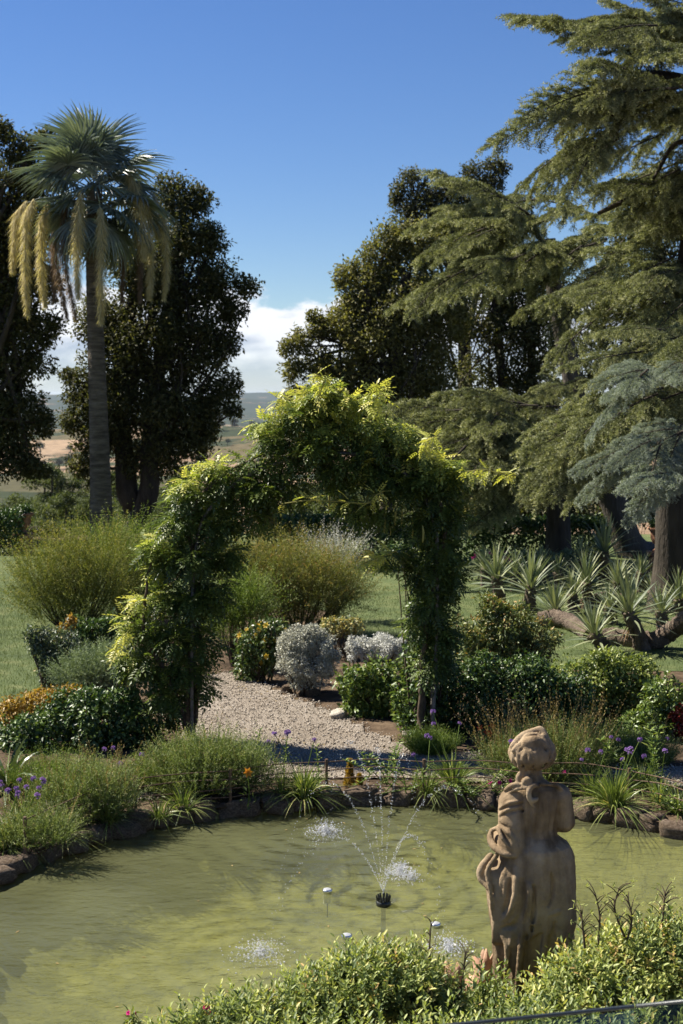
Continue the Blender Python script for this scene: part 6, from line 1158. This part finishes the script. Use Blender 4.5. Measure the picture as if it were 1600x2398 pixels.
front_shrub('myrtle clump with a spindly green shoot beside the statue foot', 6.9, [(998, 2428, 60, 80), (1048, 2428, 50, 70), (1028, 2468, 70, 60)], 330, 422, .38, twigs=[[(1003, 2330), (1005, 2240), (1010, 2160)], [(1075, 2340), (1085, 2280), (1090, 2230)]])
front_shrub('wispy myrtle sprig against the statue skirt', 7.05, [(1150, 2410, 24, 50), (1140, 2370, 16, 40)], 40, 423, .45)
front_shrub('broad sunlit myrtle hedge on the far side of the statue with bare thorny twigs', 6.9, [(1340, 2390, 70, 90), (1410, 2346, 80, 110), (1480, 2336, 80, 120), (1560, 2316, 80, 140), (1620, 2336, 70, 130), (1290, 2420, 50, 80), (1450, 2426, 90, 80), (1560, 2436, 90, 80)], 1150, 424, .56, twigs=[[(1400, 2230), (1405, 2150), (1395, 2095)], [(1370, 2220), (1365, 2170), (1362, 2140)], [(1465, 2200), (1440, 2130), (1450, 2080)], [(1470, 2200), (1480, 2150), (1470, 2100)], [(1550, 2170), (1555, 2120), (1558, 2090)]])
front_shrub('dark low myrtle tangle right at the statue base', 6.75, [(1230, 2460, 60, 50), (1180, 2490, 60, 40), (1280, 2480, 60, 60)], 320, 425, .3)
front_shrub('myrtle growing beneath the glass balustrade', 6.2, [(700, 2514, 120, 60), (900, 2514, 120, 60), (1100, 2514, 120, 60), (1300, 2484, 120, 70), (1500, 2484, 120, 80)], 260, 426, .45)
shrub('pink_flowering_sprig', 'slim sprig with magenta blooms at the corner of the pond', 6.6, [(308, 2380, 10, 20), (312, 2410, 16, 20)], M['front'], .045, .014, .8, 427, stems=2, extra=lambda r, root, loc: yflowers(r, root, loc, 7, 'pink', .016))

# ------------------------------------------------------------------ terrace with glass balustrade
def glass_mat():
    m, t = mat_new('balustrade_glass'); out = nd(t, 'ShaderNodeOutputMaterial'); tr = nd(t, 'ShaderNodeBsdfTransparent'); tr.inputs[0].default_value = (.80, .84, .82, 1); g = nd(t, 'ShaderNodeBsdfGlossy', Roughness=.02); f = nd(t, 'ShaderNodeFresnel', IOR=1.5); x = nd(t, 'ShaderNodeMixShader'); gg = nd(t, 'ShaderNodeNewGeometry'); sb = nd(t, 'ShaderNodeMath', operation='SUBTRACT'); sb.inputs[0].default_value = 1; t.links.new(gg.outputs['Backfacing'], sb.inputs[1]); mm = nd(t, 'ShaderNodeMath', operation='MULTIPLY'); t.links.new(f.outputs[0], mm.inputs[0]); t.links.new(sb.outputs[0], mm.inputs[1])
    t.links.new(mm.outputs[0], x.inputs[0]); t.links.new(tr.outputs[0], x.inputs[1]); t.links.new(g.outputs[0], x.inputs[2]); t.links.new(x.outputs[0], out.inputs['Surface']); return m
def terrace():
    zt = 1.93; a, b = on_z(1085, 2398, zt), on_z(1600, 2345, zt); d = nrm(b-a); nrm2 = np.array([d[1], -d[0], 0]); j = on_z(1488, 2357, zt); tj = np.dot(j-a, d); root = thing('glass_balustrade', 'frameless glass balustrade panels with a dark top edge on the terrace', 'balustrade', (*(a[:2]), .93)); o = np.array([a[0], a[1], .93]); gm = glass_mat(); rz = math.atan2(d[1], d[0])
    M['edge'] = solid_mat('dark_glass_edge', [(.3, (.03,.035,.035)), (.7, (.07,.08,.08))], 5, .3, .05)
    for s0, s1 in ((-1.6, tj-.004), (tj+.004, 1.9)):
        c = a+d*((s0+s1)/2)-o; m = MB(); box(m, (c[0], c[1], (zt-.93)/2), (s1-s0, .012, zt-.94), rz=rz); g = m.build('glass_panel', gm, root); e = MB(); box(e, (c[0], c[1], zt-.93+.0), (s1-s0, .0125, .0075), rz=rz); e.build('top_edge', M['edge'], g)
    p, q = a-d*3.0-nrm2*.0, a+d*3.5; p2, q2 = p+nrm2*6, q+nrm2*6
    V = [(*k[:2], z) for z in (-.2, .93) for k in (p, q, q2, p2)]; tm = MB().add(V, [[0, 1, 5, 4], [1, 2, 6, 5], [2, 3, 7, 6], [3, 0, 4, 7], [4, 5, 6, 7], [0, 3, 2, 1]]); tag(tm.build('terrace', M['limestone']), 'pale stone terrace block below the glass balustrade', 'terrace', kind='structure')
terrace()
def haze():
    m, t = mat_new('haze_air'); out = nd(t, 'ShaderNodeOutputMaterial'); v = nd(t, 'ShaderNodeVolumePrincipled'); v.inputs['Color'].default_value = (.62, .77, 1, 1); v.inputs['Density'].default_value = 2e-5; v.inputs['Anisotropy'].default_value = .2
    t.links.new(v.outputs[0], out.inputs['Volume']); mb = MB(); zs = [v.co.z for v in bpy.data.objects['ground'].data.vertices]; z0, z1 = min(zs)-1, max(max(zs)+5, 25); box(mb, (0, 0, (z0+z1)/2), (60000, 60000, z1-z0)); print('HAZE', z0, z1); tag(mb.build('haze', m), 'thin blue haze over the valley', 'haze', kind='stuff')
haze()
